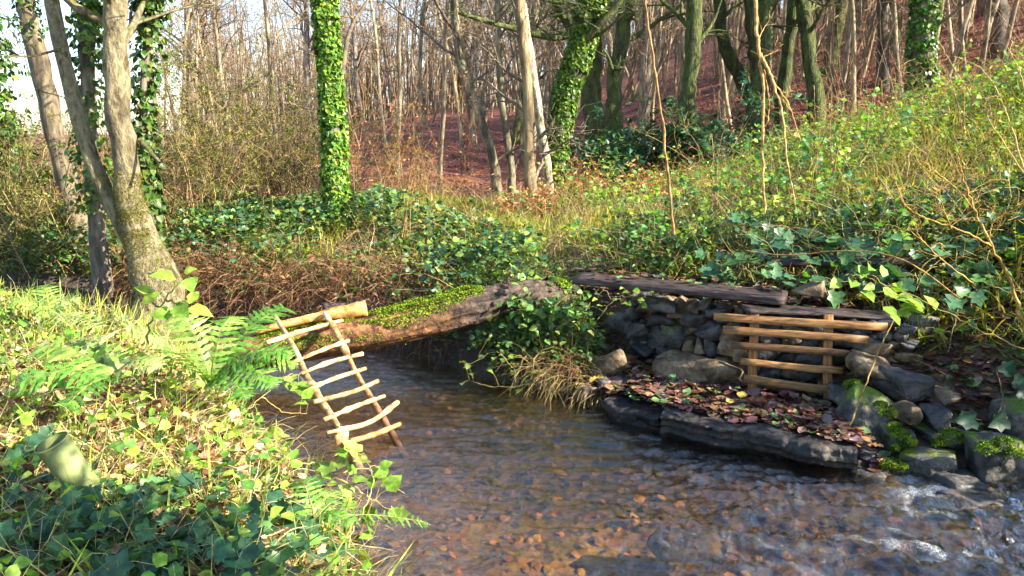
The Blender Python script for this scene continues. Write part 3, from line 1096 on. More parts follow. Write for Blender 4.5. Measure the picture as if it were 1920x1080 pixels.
# ------------------------------------------------------------------ fallen log
log = empty('fallen_log', at(720, 640, y=5.5))
tag(log, 'fallen mossy tree trunk lying as a bridge across the stream', 'log')
LP = np.array([at(395, 672, y=5.15), at(560, 645, y=5.24), at(720, 619, y=5.32), at(885, 577, y=5.45), at(985, 555, y=5.62), at(1040, 551, y=5.85), at(1075, 553, y=6.05)])
n = 150
Pth = smooth_path(LP, n)
sides = 56
T = nrm(np.gradient(Pth, axis=0))
side_v = nrm(np.cross(T, np.array([0, 0, 1.0])))
up_v = np.cross(side_v, T)
an = np.arange(sides) / sides * 2 * math.pi
rad = np.interp(np.linspace(0, 1, n), [0, .15, .5, .8, 1], [.115, .12, .115, .09, .06])
s_ = np.linspace(0, 3.2, n)
qq = np.stack([np.repeat(s_[:, None], sides, 1) * 3.2, np.cos(an)[None].repeat(n, 0) * 2.6, np.sin(an)[None].repeat(n, 0) * 2.6], -1)
wv = .6 * fbm(qq * .7, 2, 90)
ridge = 1 - np.abs(fbm(np.stack([qq[..., 0] * .9, qq[..., 1] * 3.2 + wv, qq[..., 2] * 3.2 + wv], -1), 3, 91)) * 1.6
rr = rad[:, None] * (1 + .10 * fbm(qq * .5, 2, 92)) + .016 * ridge * sstep(.25, .5, np.linspace(0, 1, n))[:, None] + .008 * ridge
V = Pth[:, None] + rr[..., None] * (np.cos(an)[None, :, None] * side_v[:, None] + np.sin(an)[None, :, None] * up_v[:, None])
i = np.arange(n - 1)[:, None] * sides
j = np.arange(sides)[None]
F = np.stack([i + j, i + (j + 1) % sides, i + sides + (j + 1) % sides, i + sides + j], -1).reshape(-1, 4)
tcol = np.interp(ridge, [.2, .8], [.22, .62])[..., None] * np.array([1, .90, .82])
bare = (sstep(.52, .36, np.linspace(0, 1, n))[:, None] * np.ones(sides)[None])[..., None]          # bark is gone at the left end: rotten orange wood
tcol = tcol * (1 - bare) + bare * np.array([1.7, 1.05, .52]) * (0.75 + .35 * fbm(qq * 1.5, 3, 95))[..., None]
mb = MB()
cap = np.array([[0, k + 1, k] for k in range(1, sides - 1)] + [[(n - 1) * sides, (n - 1) * sides + k, (n - 1) * sides + k + 1] for k in range(1, sides - 1)], dtype=np.int32)
mb.add(V.reshape(-1, 3), [F, cap], np.clip(tcol.reshape(-1, 3), .05, 5))
mb.build('bark', 'log_bark', log)
# moss on top of the left half, in cushions
r = np.random.default_rng(3)
mb = MB()
k = 0
N = 42000
si = r.uniform(.10, .60, N)
ai = r.normal(1.75, .85, N)
cc = fbm(np.stack([si * 16, ai * 2.2, np.zeros(N)], -1), 3, 97) - .5 * np.abs(ai - 1.7) - 1.3 * sstep(.50, .60, si) - .5 * sstep(.2, .1, si)
keep = cc > -.45
si, ai, cc = si[keep], ai[keep], cc[keep]
ix = (si * (n - 1)).astype(int)
dv = np.cos(ai)[:, None] * side_v[ix] + np.sin(ai)[:, None] * up_v[ix]
jx = ((ai / (2 * math.pi)) * sides).astype(int) % sides
P = Pth[ix] + dv * (rr[ix, jx] + np.clip(cc + .45, 0, .8) * .035)[:, None] + T[ix] * r.normal(0, .01, (len(ix), 1))
place(mb, LEAF['tiny'], P, frames(dv + r.normal(0, .8, dv.shape), dv + r.normal(0, .7, dv.shape)), r.uniform(.007, .016, len(P)),
      palette(len(P), [(1.0, 1.05, .5), (1.35, 1.2, .5), (.7, .85, .5)], .2, r))
mb.build('moss', 'moss', log)
# moss patch at the right end
mb = MB()
N = 2500
si = r.uniform(.80, .90, N)
ai = r.normal(1.6, .5, N)
ix = (si * (n - 1)).astype(int)
dv = np.cos(ai)[:, None] * side_v[ix] + np.sin(ai)[:, None] * up_v[ix]
P = Pth[ix] + dv * (rad[ix] + .03)[:, None]
place(mb, LEAF['tiny'], P, frames(dv + r.normal(0, .8, dv.shape), dv + r.normal(0, .7, dv.shape)), r.uniform(.012, .026, N), palette(N, [(1.0, 1.05, .5), (.7, .85, .5)], .2, r))
mb.build('moss', 'moss', log)
# broken limb lying along the left end
Q = smooth_path([at(480, 622, y=5.14), at(560, 604, y=5.20), at(630, 590, y=5.25), at(688, 580, y=5.30)], 20)
V, F = tube_geo(Q, np.interp(np.linspace(0, 1, 20), [0, .5, 1], [.025, .04, .05]), 12, True, .5, 4)
mb = MB()
mb.add(V, F, (1.3, 1.0, .6))
mb.build('broken_limb', 'peeled_wood', log)
# small knots / stubs on the bark
for (f_, a_, l_) in ((.62, 1.9, .05), (.74, .4, .04), (.55, .2, .035), (.83, 2.3, .05)):
    ix = int(f_ * (n - 1))
    dv = math.cos(a_) * side_v[ix] + math.sin(a_) * up_v[ix]
    V, F = tube_geo([Pth[ix] + dv * (rad[ix] - .02), Pth[ix] + dv * (rad[ix] + l_)], [.03, .016], 8, True, .4, 6)
    mb = MB()
    mb.add(V, F, (.7, .6, .6))
    mb.build('knot', 'log_bark', log)
# second dark log behind, in the shade of the bank
V, F = tube_geo(smooth_path([at(610, 590, y=6.5), at(680, 572, y=6.6), at(800, 560, y=6.9), at(900, 545, y=7.2)], 40), .075, 18, True, .5, 9)
mb = MB()
mb.add(V, F, (.6, .6, .65))
tag(mb.build('fallen_branch', 'log_bark'), 'thin dark fallen branch lying in the shade behind the mossy log', 'branch')

# ------------------------------------------------------------------ stick ladder
lad = empty('stick_ladder', (-.75, 4.0, 0))
tag(lad, 'rustic ladder of pale peeled sticks leaning from the stream onto the mossy log', 'ladder')


def stick(name, pts, r0, r1, seed, tint=(1, 1, 1), parent=lad, mat='peeled_wood', nn=22, sides=10, wob=.22, kn=2):
    P = smooth_path(pts, nn)
    r = np.random.default_rng(seed)
    rad = .84 * np.linspace(r0, r1, nn) * (1 + .07 * r.normal(size=nn))
    for _ in range(kn):
        k = r.integers(2, nn - 2)
        rad[k] *= 1.28
    V, F = tube_geo(P, rad, sides, True, wob, seed)
    mb = MB()
    c = np.asarray(tint, dtype=np.float64)
    if c.ndim == 1:
        cv = np.tile(c, (len(V), 1))
    else:
        tt = np.concatenate([np.repeat(np.linspace(0, 1, nn), sides), [0, 1]])
        cv = np.stack([np.interp(tt, np.linspace(0, 1, len(c)), c[:, q]) for q in range(3)], -1)
    mb.add(V, F, cv)
    return mb.build(name, mat, parent)


A0, A1 = at(678, 886, y=3.80), at(513, 588, y=5.04)
B0, B1 = at(748, 834, y=4.12), at(610, 588, y=5.18)
ra = lambda t_: A0 + (A1 - A0) * t_
rb = lambda t_: B0 + (B1 - B0) * t_
wob = lambda s: np.array([.012 * math.sin(s * 9), 0, .010 * math.cos(s * 7)])
stick('rail', [ra(-.06), ra(.2) + wob(1), ra(.5) + wob(2), ra(.75) + wob(3), ra(1)], .026, .021, 1, [(.35, .3, .28), (.95, .9, .85), (1, 1, 1), (1.05, 1, .95)])
stick('rail', [rb(-.08), rb(.25) + wob(2), rb(.5) + wob(4), rb(.8) + wob(5), rb(1)], .028, .022, 2, [(.10, .09, .09), (.45, .33, .28), (.75, .65, .55), (.9, .8, .7), (1, 1, 1)])
# cut knot near the foot of the left rail
k0 = at(641, 824, y=4.0)
V, F = rock_geo((.075, .06, .085), 5, 20, 2, .08)
mb = MB()
mb.add(V + k0, [F], (1.15, 1.1, 1.0))
mb.build('knot', 'peeled_wood', lad)
RUNGS = [((498, 650), (640, 608), None), ((545, 690 - 2), (652, 646), None), ((563, 708), (677, 671), (620, 686)), ((573, 738), (683, 699), None), ((584, 762), (706, 722), (660, 742)),
         ((604, 796), (718, 750), None), ((610, 820), (743, 762), (690, 800)), ((654, 836), (747, 803), (700, 822))]
d_ = ((A0 + A1) - (B0 + B1)) / 2
pnl = nrm(np.cross(A1 - A0, B0 - A0))
if pnl[1] > 0:
    pnl = -pnl
for k, (a, b, mid) in enumerate(RUNGS):
    pa, pb = at_plane(*a, A0, pnl) + pnl * .031, at_plane(*b, A0, pnl) + pnl * .031
    pts = [pa, (at_plane(*mid, A0, pnl) + pnl * .031) if mid else (pa + pb) / 2 + np.array([0, 0, .006]), pb]
    r0, r1 = [(.016, .014), (.014, .015), (.015, .018), (.016, .016), (.017, .015), (.017, .015), (.015, .018), (.018, .017)][k]
    stick('rung', pts, r0, r1, 20 + k, (1.05, 1.0, .95) if k < 7 else (.9, .68, .5), nn=12)
    for railp in (ra, rb):
        # bark twine lashing where rung crosses rail
        best = min((np.linalg.norm(railp(t_) + pnl * .031 - (pa + (pb - pa) * s)), t_, s) for t_ in np.linspace(0, 1, 60) for s in np.linspace(0, 1, 30))
        pt = pa + (pb - pa) * best[2]
        V, F = tube_geo([pt + pnl * .010, pt + pnl * .0185], .0045, 6)
        mb = MB()
        mb.add(V, F)
        mb.build('nail', 'nail', lad)

# ------------------------------------------------------------------ tree guard tube, lower left
tg = empty('tree_guard', at(125, 870, y=2.42))
tag(tg, 'short pale green plastic tree guard tube tilted among sunlit ivy', 'tube')
a, b = at(152, 905, y=2.46), at(97, 830, y=2.42)
ax = nrm(b - a)
Pn = np.linspace(a - ax * .05, b, 12)
rad = np.linspace(.050, .053, 12)
V, F = tube_geo(Pn, rad, 36, False, .03, 3)
V2, F2 = tube_geo(Pn, rad - .004, 36, False, .03, 3)
mb = MB()
mb.add(V, F)
mb.add(V2, F2, (.8, .8, .8))
mb.build('tube', 'guard_plastic', tg)
V, F = tube_geo([b - ax * .006, b - ax * .003, b + ax * .002, b + ax * .004], [.0525, .056, .056, .0525], 36, False)
mb = MB()
mb.add(V, F, (.9, .9, .9))
mb.build('rim', 'guard_plastic', tg)
# ------------------------------------------------------------------ trees
def grow(mb, p, d, L, r, lev, rg, col, up=.25, seg=6, kids=(5, 4, 3), spread=(.6, 1.0), wander=.16, sides=(6, 4, 3, 3), tips=None, rmin=.003):
    P = [np.asarray(p, dtype=np.float64)]
    d = nrm(d)
    for i in range(seg):
        d = nrm(d + rg.normal(0, wander, 3) + np.array([0, 0, up / seg]))
        P.append(P[-1] + d * L / seg)
    P = np.array(P)
    rad = np.maximum(np.linspace(r, r * .25, seg + 1), rmin)
    depth = len(kids) - lev
    V, F = tube_geo(P, rad, sides[min(depth, len(sides) - 1)], False)
    mb.add(V, F, col)
    if tips is not None and lev <= 1:
        tips.append(P)
    if lev > 0:
        for k in range(kids[len(kids) - lev]):
            t = rg.uniform(.25, 1.0)
            i = min(int(t * seg), seg - 1)
            q = P[i] + (P[i + 1] - P[i]) * (t * seg - i)
            dd = nrm(P[i + 1] - P[i])
            side = nrm(np.cross(dd, rg.normal(0, 1, 3)))
            an = rg.uniform(*spread)
            grow(mb, q, dd * math.cos(an) + side * math.sin(an), L * rg.uniform(.4, .65), max(rad[i] * .55, rmin), lev - 1, rg, col, up * .7, max(3, seg - 2), kids, spread, wander * 1.2, sides, tips, rmin)


def crown_on(mb, P, rad, n, rg, col, lo=.35, L=(1.2, 2.6), kids=(6, 5), up=.5, tips=None, rmin=.004, az=None):
    for k in range(n):
        t = lo + (1 - lo) * (k + rg.random()) / n
        i = min(int(t * (len(P) - 1)), len(P) - 2)
        q = P[i] + (P[i + 1] - P[i]) * (t * (len(P) - 1) - i)
        a = rg.uniform(0, 6.283) if az is None else rg.normal(az, .7)
        d = np.array([math.cos(a), math.sin(a), rg.uniform(.2, .9)])
        grow(mb, q, d, rg.uniform(*L) * (1.15 - .6 * t), max(rad[i] * .42, rmin * 2), len(kids), rg, col, up, 6, kids, tips=tips, rmin=rmin)


def ivy_on(P, rad, rg, n, size=(.03, .06), cols=None, t0=0, t1=1.0, jac=.05, leafk='ivys'):
    mb = MB()
    t = rg.uniform(t0, t1, n) * (len(P) - 1)
    i = np.minimum(t.astype(int), len(P) - 2)
    f = (t - i)[:, None]
    c = P[i] * (1 - f) + P[i + 1] * f
    T = nrm(P[i + 1] - P[i])
    a = rg.uniform(0, 6.283, n)
    u = nrm(np.cross(T, np.array([.3, .8, .1])))
    v = np.cross(T, u)
    dv = np.cos(a)[:, None] * u + np.sin(a)[:, None] * v
    clump = 1 + .5 * fbm(np.stack([t * .9, np.cos(a) * 1.5, np.sin(a) * 1.5], -1), 2, 7)
    rr = np.interp(t, np.arange(len(P)), rad) + jac * clump * rg.uniform(.2, 1.0, n)
    pos = c + dv * rr[:, None]
    cols = cols or [(.07, .15, .022), (.10, .20, .03), (.05, .11, .02), (.16, .22, .03)]
    nv = dv + np.array([0, 0, .5]) + rg.normal(0, .45, (n, 3))
    tv = np.array([0, 0, -1.0]) + rg.normal(0, .5, (n, 3)) + dv * .3
    place(mb, LEAF[leafk], pos, frames(nv, tv), rg.uniform(*size, n), palette(n, cols, .25, rg))
    return mb


LAST = {}


def trunk_geo(P, rad, sides=14, wob=.16, seed=0):
    return tube_geo(P, rad, sides, False, wob, seed)


def tree_px(name, label, Y, pts, mat, seed, cat='tree', ivy=0, crown=8, top=5.0, L=(1.0, 2.4), kids=(6, 5), tint=(1, 1, 1), col=(1, 1, 1), lo=.3, group=None, ivy_size=(.03, .06), dy=0.0,
            flare=1.35, extra=None, ivy_t=(0, 1), low=0, jac=.05, crown_mat=None, ivycols=None):
    """pts: direction + width of the trunk from the top of the picture down, at distance Y (dy: lean away)"""
    rg = np.random.default_rng(seed)
    Pw = [at(u, v, y=Y + dy * k) for k, (u, v, w_) in enumerate(pts)]
    R = [w_ / FPX * (Y + dy * k) / 2 for k, (u, v, w_) in enumerate(pts)]
    Pw, R = Pw[::-1], R[::-1]                   # base first
    base = Pw[0].copy()
    gz = float(H(np.array([base[0]]), np.array([base[1]]))[0])
    if base[2] > gz + .05:
        Pw.insert(0, np.array([base[0] + (base[0] - Pw[1][0]) * .1, base[1], gz - .12]))
        R.insert(0, R[0] * flare)
    d = nrm(Pw[-1] - Pw[-2])
    for k in range(3):
        d = nrm(d + rg.normal(0, .10, 3) + np.array([0, 0, .15]))
        Pw.append(Pw[-1] + d * top / 3)
        R.append(R[-1] * (.85, .65, .3)[k])
    n = 34
    tl = np.linspace(0, len(Pw) - 1, n)
    P = smooth_path(Pw, n)
    rad = np.interp(tl, np.arange(len(R)), R)
    P[1:-1] += rg.normal(0, .10, (n - 2, 3)) * rad[1:-1, None] * np.array([1, 1, .2])
    root = empty(name, P[0])
    LAST.update(P=P, rad=rad)
    tag(root, label, cat, group)
    V, F = trunk_geo(P, rad, 14, .18, seed)
    mb = MB()
    mb.add(V, F, tint)
    mb.build('trunk', mat, root)
    cm = MB()
    if crown:
        crown_on(cm, P, rad, crown, rg, col, lo, L, kids)
    if low:
        crown_on(cm, P[:int(n * .55)], rad, low, rg, col, .15, (.5, 1.3), (4, 3), .2)
    if extra:
        for (pp, r0, r1, kk) in extra:          # limbs seen one by one: path px, radii, twigs along
            Q = smooth_path([at(u, v, y=yy) for (u, v, yy) in pp], 14)
            V, F = tube_geo(Q, np.linspace(r0, r1, 14), 7, False, .2, seed)
            cm.add(V, F, col)
            if kk:
                crown_on(cm, Q, np.linspace(r0, r1, 14), kk, rg, col, .15, (.4, 1.1), (4, 3), .1)
    if cm.n:
        cm.build('crown', crown_mat or ('twig' if mat != 'mossy_bark' else 'mossy_bark'), root)
    if ivy:
        o = ivy_on(P, rad, rg, ivy, ivy_size, ivycols, *ivy_t, jac).build('ivy', 'ivy_gloss', root, smooth=False)
        o["kind"] = 'stuff'
        o["label"] = 'evergreen ivy leaves clothing the trunk'
    return root


G1 = 'trees standing along the meadow edge'
YV = [(.11, .24, .03), (.17, .30, .035), (.06, .15, .02), (.26, .32, .04)]
ft = tree_px('forked_tree', 'pale barked tree with mossy foot leaning on the near bank', 6.5, [(212, -30, 42), (213, 60, 42), (222, 180, 43), (233, 280, 45), (246, 380, 50), (262, 450, 60), (288, 530, 84)], 'pale_bark', 41,
        crown=10, top=6, lo=.55, low=0, extra=[([(262, 490, 6.5), (232, 430, 6.5), (198, 360, 6.55), (165, 280, 6.6), (130, 150, 6.7), (100, 20, 6.8), (85, -120, 6.9)], .07, .06, 0),
                                               ([(262, 262, 6.5), (300, 305, 6.3)], .022, .012, 0), ([(118, 90, 6.7), (60, 105, 6.5), (0, 105, 6.4)], .012, .005, 3)], crown_mat='pale_bark', ivy=0, tint=(.46, .41, .28), col=(.40, .37, .25))
mb = ivy_on(LAST['P'], LAST['rad'] * .98, np.random.default_rng(6), 17000, (.006, .015), [(.12, .12, .015), (.18, .17, .02), (.08, .09, .015), (.12, .09, .02)], .0, .36, .012, 'tiny')
mb.build('moss', 'leaf', ft, smooth=False)
tree_px('leaning_tree', 'slim grey trunk leaning away between fork and picture edge', 8.4, [(40, -40, 32), (55, 40, 32), (78, 140, 34), (110, 280, 36), (150, 430, 40)], 'bark', 42, crown=8, top=5, tint=(1.0, .93, .8), lo=.6,
        ivy=500, ivy_t=(.45, 1), group=G1)
tree_px('ivy_tree', 'straight upright trunk wrapped in sunlit ivy beside the thicket', 9.0, [(606, -30, 30), (612, 60, 30), (620, 160, 31), (626, 260, 32), (632, 372, 36)], 'bark', 43, ivy=12000, ivy_t=(0, .8), crown=8, lo=.6, jac=.045, group=G1,
        ivy_size=(.025, .06), ivycols=YV, extra=[([(640, 150, 9), (655, 60, 9.1), (690, 0, 9.2)], .03, .015, 3)])
tree_px('birch_tree', 'thin grey-brown stem, left one of the close pair in the clearing', 9.6, [(976, -30, 21), (982, 80, 21), (990, 180, 18), (990, 260, 19), (998, 365, 24)], 'bark', 44, crown=7, lo=.6, tint=(1.3, 1.1, .8), low=4, group=G1)
tree_px('birch_tree', 'thin white sunlit stem crossing behind the grey-brown one', 10.0, [(975, -20, 16), (986, 60, 16), (1000, 150, 16), (1016, 250, 16), (1030, 345, 18)], 'pale_bark', 45, crown=7, lo=.6, tint=(.95, .9, .8), low=2, group=G1)
tree_px('ivy_tree', 'leaning curved trunk thick with bright ivy, right of the thin pair', 10.2, [(1126, -40, 38), (1104, 20, 42), (1090, 90, 40), (1068, 150, 42), (1052, 220, 38), (1044, 290, 32), (1041, 345, 30)], 'mossy_bark', 46, ivy=15000, ivy_t=(0, .8), crown=6,
        lo=.7, ivy_size=(.025, .055), jac=.03, group=G1, ivycols=YV, extra=[([(1080, 100, 10.2), (1120, 50, 10.0), (1160, 5, 9.9), (1200, -40, 9.8)], .05, .03, 6), ([(1085, 80, 10.2), (1130, 60, 10), (1175, 20, 9.8)], .03, .012, 4)])
tree_px('mossy_tree', 'mossy dark trunk just right of the leaning ivy trunk', 13, [(1180, -40, 27), (1168, 60, 27), (1152, 160, 27), (1150, 240, 34)], 'mossy_bark', 47, crown=8, lo=.4, group=G1, low=3, tint=(.7, .72, .6))
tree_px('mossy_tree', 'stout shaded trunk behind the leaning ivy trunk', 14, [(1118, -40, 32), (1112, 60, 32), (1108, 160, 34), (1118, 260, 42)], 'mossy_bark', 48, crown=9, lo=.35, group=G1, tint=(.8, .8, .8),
        extra=[([(1100, 60, 14), (1030, 70, 13.6), (950, 50, 13), (860, 25, 12.6)], .07, .03, 8), ([(1105, 110, 14), (1060, 40, 13.8), (1020, -40, 13.4)], .08, .05, 4)])
tree_px('mossy_tree', 'straight green mossy trunk above the evergreen bush', 12.5, [(1304, -40, 28), (1300, 60, 28), (1292, 160, 28), (1284, 250, 34)], 'mossy_bark', 49, crown=8, lo=.4, group=G1, low=2, tint=(.75, .8, .65))
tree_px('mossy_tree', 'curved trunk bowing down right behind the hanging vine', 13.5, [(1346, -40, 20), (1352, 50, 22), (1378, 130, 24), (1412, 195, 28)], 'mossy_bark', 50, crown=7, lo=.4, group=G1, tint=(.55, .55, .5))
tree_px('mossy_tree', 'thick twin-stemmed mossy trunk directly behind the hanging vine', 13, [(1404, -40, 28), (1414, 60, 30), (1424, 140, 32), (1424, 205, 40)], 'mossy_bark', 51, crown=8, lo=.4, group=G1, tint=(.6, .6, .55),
        extra=[([(1424, 170, 13), (1436, 80, 13), (1432, -10, 13), (1430, -120, 13)], .12, .10, 3)])
tree_px('mossy_tree', 'slim leaning mossy trunk left of the kinked one', 14, [(1492, -40, 20), (1484, 50, 20), (1474, 120, 22), (1466, 190, 24)], 'mossy_bark', 52, crown=7, lo=.4, group=G1, tint=(.6, .65, .55))
tree_px('mossy_tree', 'kinked mossy trunk leaning left at its top, above the meadow', 13, [(1496, -40, 24), (1506, 20, 25), (1518, 90, 25), (1532, 195, 30)], 'mossy_bark', 53, crown=8, lo=.4, group=G1, low=3, tint=(.7, .75, .6))
tree_px('ivy_tree', 'upright ivy trunk on the meadow crest, far right', 12, [(1734, -40, 36), (1732, 30, 38), (1730, 90, 38), (1728, 170, 36)], 'bark', 54, ivy=6000, crown=8, lo=.45, ivy_size=(.035, .07), group=G1, extra=[([(1740, 60, 12), (1780, 30, 11.8), (1830, -10, 11.6)], .03, .015, 4)])
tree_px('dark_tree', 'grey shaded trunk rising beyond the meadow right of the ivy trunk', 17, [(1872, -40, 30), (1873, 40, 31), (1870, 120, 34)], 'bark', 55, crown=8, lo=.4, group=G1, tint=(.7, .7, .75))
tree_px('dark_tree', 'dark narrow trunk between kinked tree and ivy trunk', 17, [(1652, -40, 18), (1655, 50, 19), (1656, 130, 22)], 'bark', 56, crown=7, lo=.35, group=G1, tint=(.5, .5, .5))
tree_px('slender_tree', 'slender curved stem leaning left over the red leaf floor', 14, [(850, -30, 14), (858, 80, 15), (885, 180, 16), (925, 300, 18)], 'bark', 57, crown=9, lo=.35, group=G1, tint=(1.2, 1.2, 1.0), low=5)
tree_px('slender_tree', 'slender straight stem just right of the left-leaning curved stem', 14, [(930, -30, 10), (936, 90, 11), (942, 200, 12), (958, 310, 14)], 'bark', 58, crown=8, lo=.35, group=G1, tint=(1.2, 1.2, 1.0), low=5)
tree_px('ivy_tree', 'leafy ivy-smothered stem behind the pale forked tree', 7.6, [(168, -60, 26), (165, 20, 26), (165, 120, 24), (172, 300, 26), (180, 420, 30)], 'bark', 59, ivy=1800, crown=4, lo=.6, ivy_size=(.04, .07), jac=.12, ivy_t=(.15, 1), group=G1)
tree_px('ivy_tree', 'ivy curtain on a thin stem touching the pale tree from behind', 7.2, [(285, -60, 16), (278, 40, 16), (268, 230, 14), (274, 330, 16), (282, 425, 18)], 'bark', 60, ivy=2200, crown=4, lo=.6, ivy_size=(.04, .075), jac=.10, group=G1)
# evergreen bushy tree at the far left
tree_px('evergreen_tree', 'dark evergreen cut by the left picture edge', 9.5, [(-60, 130, 22), (-40, 220, 24), (0, 330, 26), (60, 440, 28)], 'bark', 61, ivy=4200, crown=5, lo=.3, ivy_size=(.05, .10), jac=.42, top=.8, ivy_t=(.05, .85))


# bare woodland on the slope: prototypes, then individuals copied with their parts
def proto_tree(name, seed, hgt, r0, nb, kids, L, lo, tint, multi=1, lean=.1, mat='bark'):
    rg = np.random.default_rng(seed)
    root = empty(name, (0, 0, 0))
    tm, cm = MB(), MB()
    for s in range(multi):
        a = rg.uniform(0, 6.28)
        P = [np.array([.25 * math.cos(a) * (multi > 1), .25 * math.sin(a) * (multi > 1), -.3])]
        d = nrm(np.array([math.cos(a) * lean, math.sin(a) * lean, 1]))
        for k in range(9):
            d = nrm(d + rg.normal(0, .07, 3) + np.array([0, 0, .06]))
            P.append(P[-1] + d * hgt / 9)
        P = smooth_path(P, 16)
        rad = np.linspace(r0, r0 * .2, 16)
        rad[0] *= 1.3
        V, F = tube_geo(P, rad, 9, False, .15, seed)
        tm.add(V, F, tint)
        crown_on(cm, P, rad, nb, rg, tint, lo, L, kids, .5, rmin=.006)
    tm.build('trunk', mat, root)
    cm.build('crown', 'twig', root)
    return root


W_LAB = {'beech_tree': 'bare grey beech', 'coppice_tree': 'bare many-stemmed coppice tree', 'pole_tree': 'thin bare pole tree', 'mossy_beech_tree': 'moss-green bare tree'}
W_POS = [(470, 'behind the tall leafy thicket'), (560, 'left of the straight ivy trunk'), (640, 'directly behind the straight ivy trunk'), (740, 'right of the straight ivy trunk'), (850, 'above the low bare shrubs'), (960, 'behind the slender curved stems'),
         (1060, 'behind the close pair of thin stems'), (1180, 'behind the leaning ivy trunk'), (1300, 'behind the evergreen bushes'), (1420, 'behind the bowed mossy trunk'), (1540, 'behind the kinked mossy trunk'), (1700, 'left of the far ivy trunk'), (1800, 'right of the far ivy trunk'), (9999, 'by the top right corner')]


def wood_place(x, y):
    u = 960 + x / y * FPX * .99
    ph = next(p for lim, p in W_POS if u < lim)
    return ('low on the slope ' if y < 22 else 'halfway up the slope ' if y < 36 else 'high on the slope ') + ph


protos = []  # bark tints below are lightened in place of distance haze
for name, seed, hgt, r0, nb, kids, L, lo, tint, multi, lean, mt in (
        ('beech_tree', 1, 10, .15, 20, (6, 5), (1.6, 3.2), .3, (1.5, 1.4, 1.4), 1, .05, 'bark'), ('beech_tree', 2, 10.5, .18, 20, (6, 5), (1.8, 3.4), .3, (1.15, 1.1, 1.15), 1, .1, 'bark'),
        ('coppice_tree', 3, 8, .05, 8, (5, 4), (.7, 1.6), .25, (1.8, 1.65, 1.4), 4, .28, 'bark'), ('coppice_tree', 4, 7.5, .045, 8, (5, 4), (.7, 1.5), .25, (1.6, 1.5, 1.3), 5, .32, 'bark'),
        ('pole_tree', 5, 9.5, .06, 13, (5, 4), (.7, 1.5), .32, (1.7, 1.6, 1.4), 1, .1, 'bark'), ('pole_tree', 6, 8.5, .05, 13, (5, 4), (.6, 1.4), .3, (2.0, 1.85, 1.5), 1, .15, 'bark'),
        ('mossy_beech_tree', 7, 10, .16, 18, (6, 5), (1.6, 3.0), .15, (1, 1, .9), 1, .08, 'mossy_bark')):
    protos.append(proto_tree(name, seed, hgt, r0, nb, kids, L, lo, tint, multi, lean, mt))


def copy_tree(root):
    c = root.copy()
    COL.objects.link(c)
    for ch in list(root.children):
        k = ch.copy()
        COL.objects.link(k)
        k.parent = c
    return c


used = [False] * len(protos)
rg = np.random.default_rng(77)
spots = []
tries = 0
while len(spots) < 235 and tries < 20000:
    tries += 1
    y = 15 + 48 * rg.random() ** 1.1
    x = rg.uniform(-.43, .78) * (y + 1)
    if len(spots) > 190:
        y = 14.5 + 16 * rg.random()
        x = rg.uniform(.22, .72) * y
    if x > 4 and y < 14:
        continue
    sp = .45 + .024 * y
    if all((x - a) ** 2 + (y - b) ** 2 > sp * sp for a, b, _ in spots):
        spots.append((x, y, rg.choice(len(protos), p=[.14, .12, .12, .11, .23, .21, .07] if y > 20 else [0, 0, .15, .15, .35, .35, 0])))
for (x, y, k) in spots:
    o = protos[k] if not used[k] else copy_tree(protos[k])
    used[k] = True
    z = float(H(np.array([x]), np.array([y]))[0])
    o.location = (x, y, z)
    s = rg.uniform(.8, 1.25)
    o.scale = (s, s, s * rg.uniform(.9, 1.1))
    o.rotation_euler = (rg.normal(0, .04), rg.normal(0, .04), rg.uniform(0, 6.28))
    nm = o.name.split('.')[0]
    tag(o, W_LAB[nm] + ' ' + wood_place(x, y), 'tree', 'bare ' + nm.replace('_', ' ') + 's of the slope wood')
for k, u_ in enumerate(used):
    if not u_:
        for ch in list(protos[k].children):
            bpy.data.objects.remove(ch)
        bpy.data.objects.remove(protos[k])

# far wood beyond: one mass of stems and twigs, bark lightened in place of haze
rg = np.random.default_rng(78)
mb = MB()
N = 2600
y = rg.uniform(44, 84, N)
x = rg.uniform(-.40, .8, N) * y
z = H(x, y)
T = strands(mb, np.stack([x, y, z - .2], -1), np.array([0, 0, 1.0]) + rg.normal(0, .10, (N, 3)), rg.uniform(5, 9, N), rg.uniform(.03, .09, N), np.zeros(N), palette(N, [(1.6, 1.5, 1.5), (2.1, 1.95, 1.8), (1.2, 1.2, 1.25)], .15, rg), rg, 5, .07)
k = rg.integers(0, N, 15000)
j = rg.integers(1, 6, 15000)
strands(mb, T[k, j] * .5 + T[k, j - 1] * .5, np.array([0, 0, .7]) + rg.normal(0, .8, (15000, 3)), rg.uniform(1, 3, 15000), rg.uniform(.012, .025, 15000), np.zeros(15000), palette(15000, [(1.6, 1.5, 1.5), (2.0, 1.8, 1.65)], .15, rg), rg, 2, .2, True)
tag(mb.build('far_wood', 'twig', smooth=True), 'mass of bare stems and twigs far up the slope, bark paled in place of haze', 'woodland', kind='stuff')

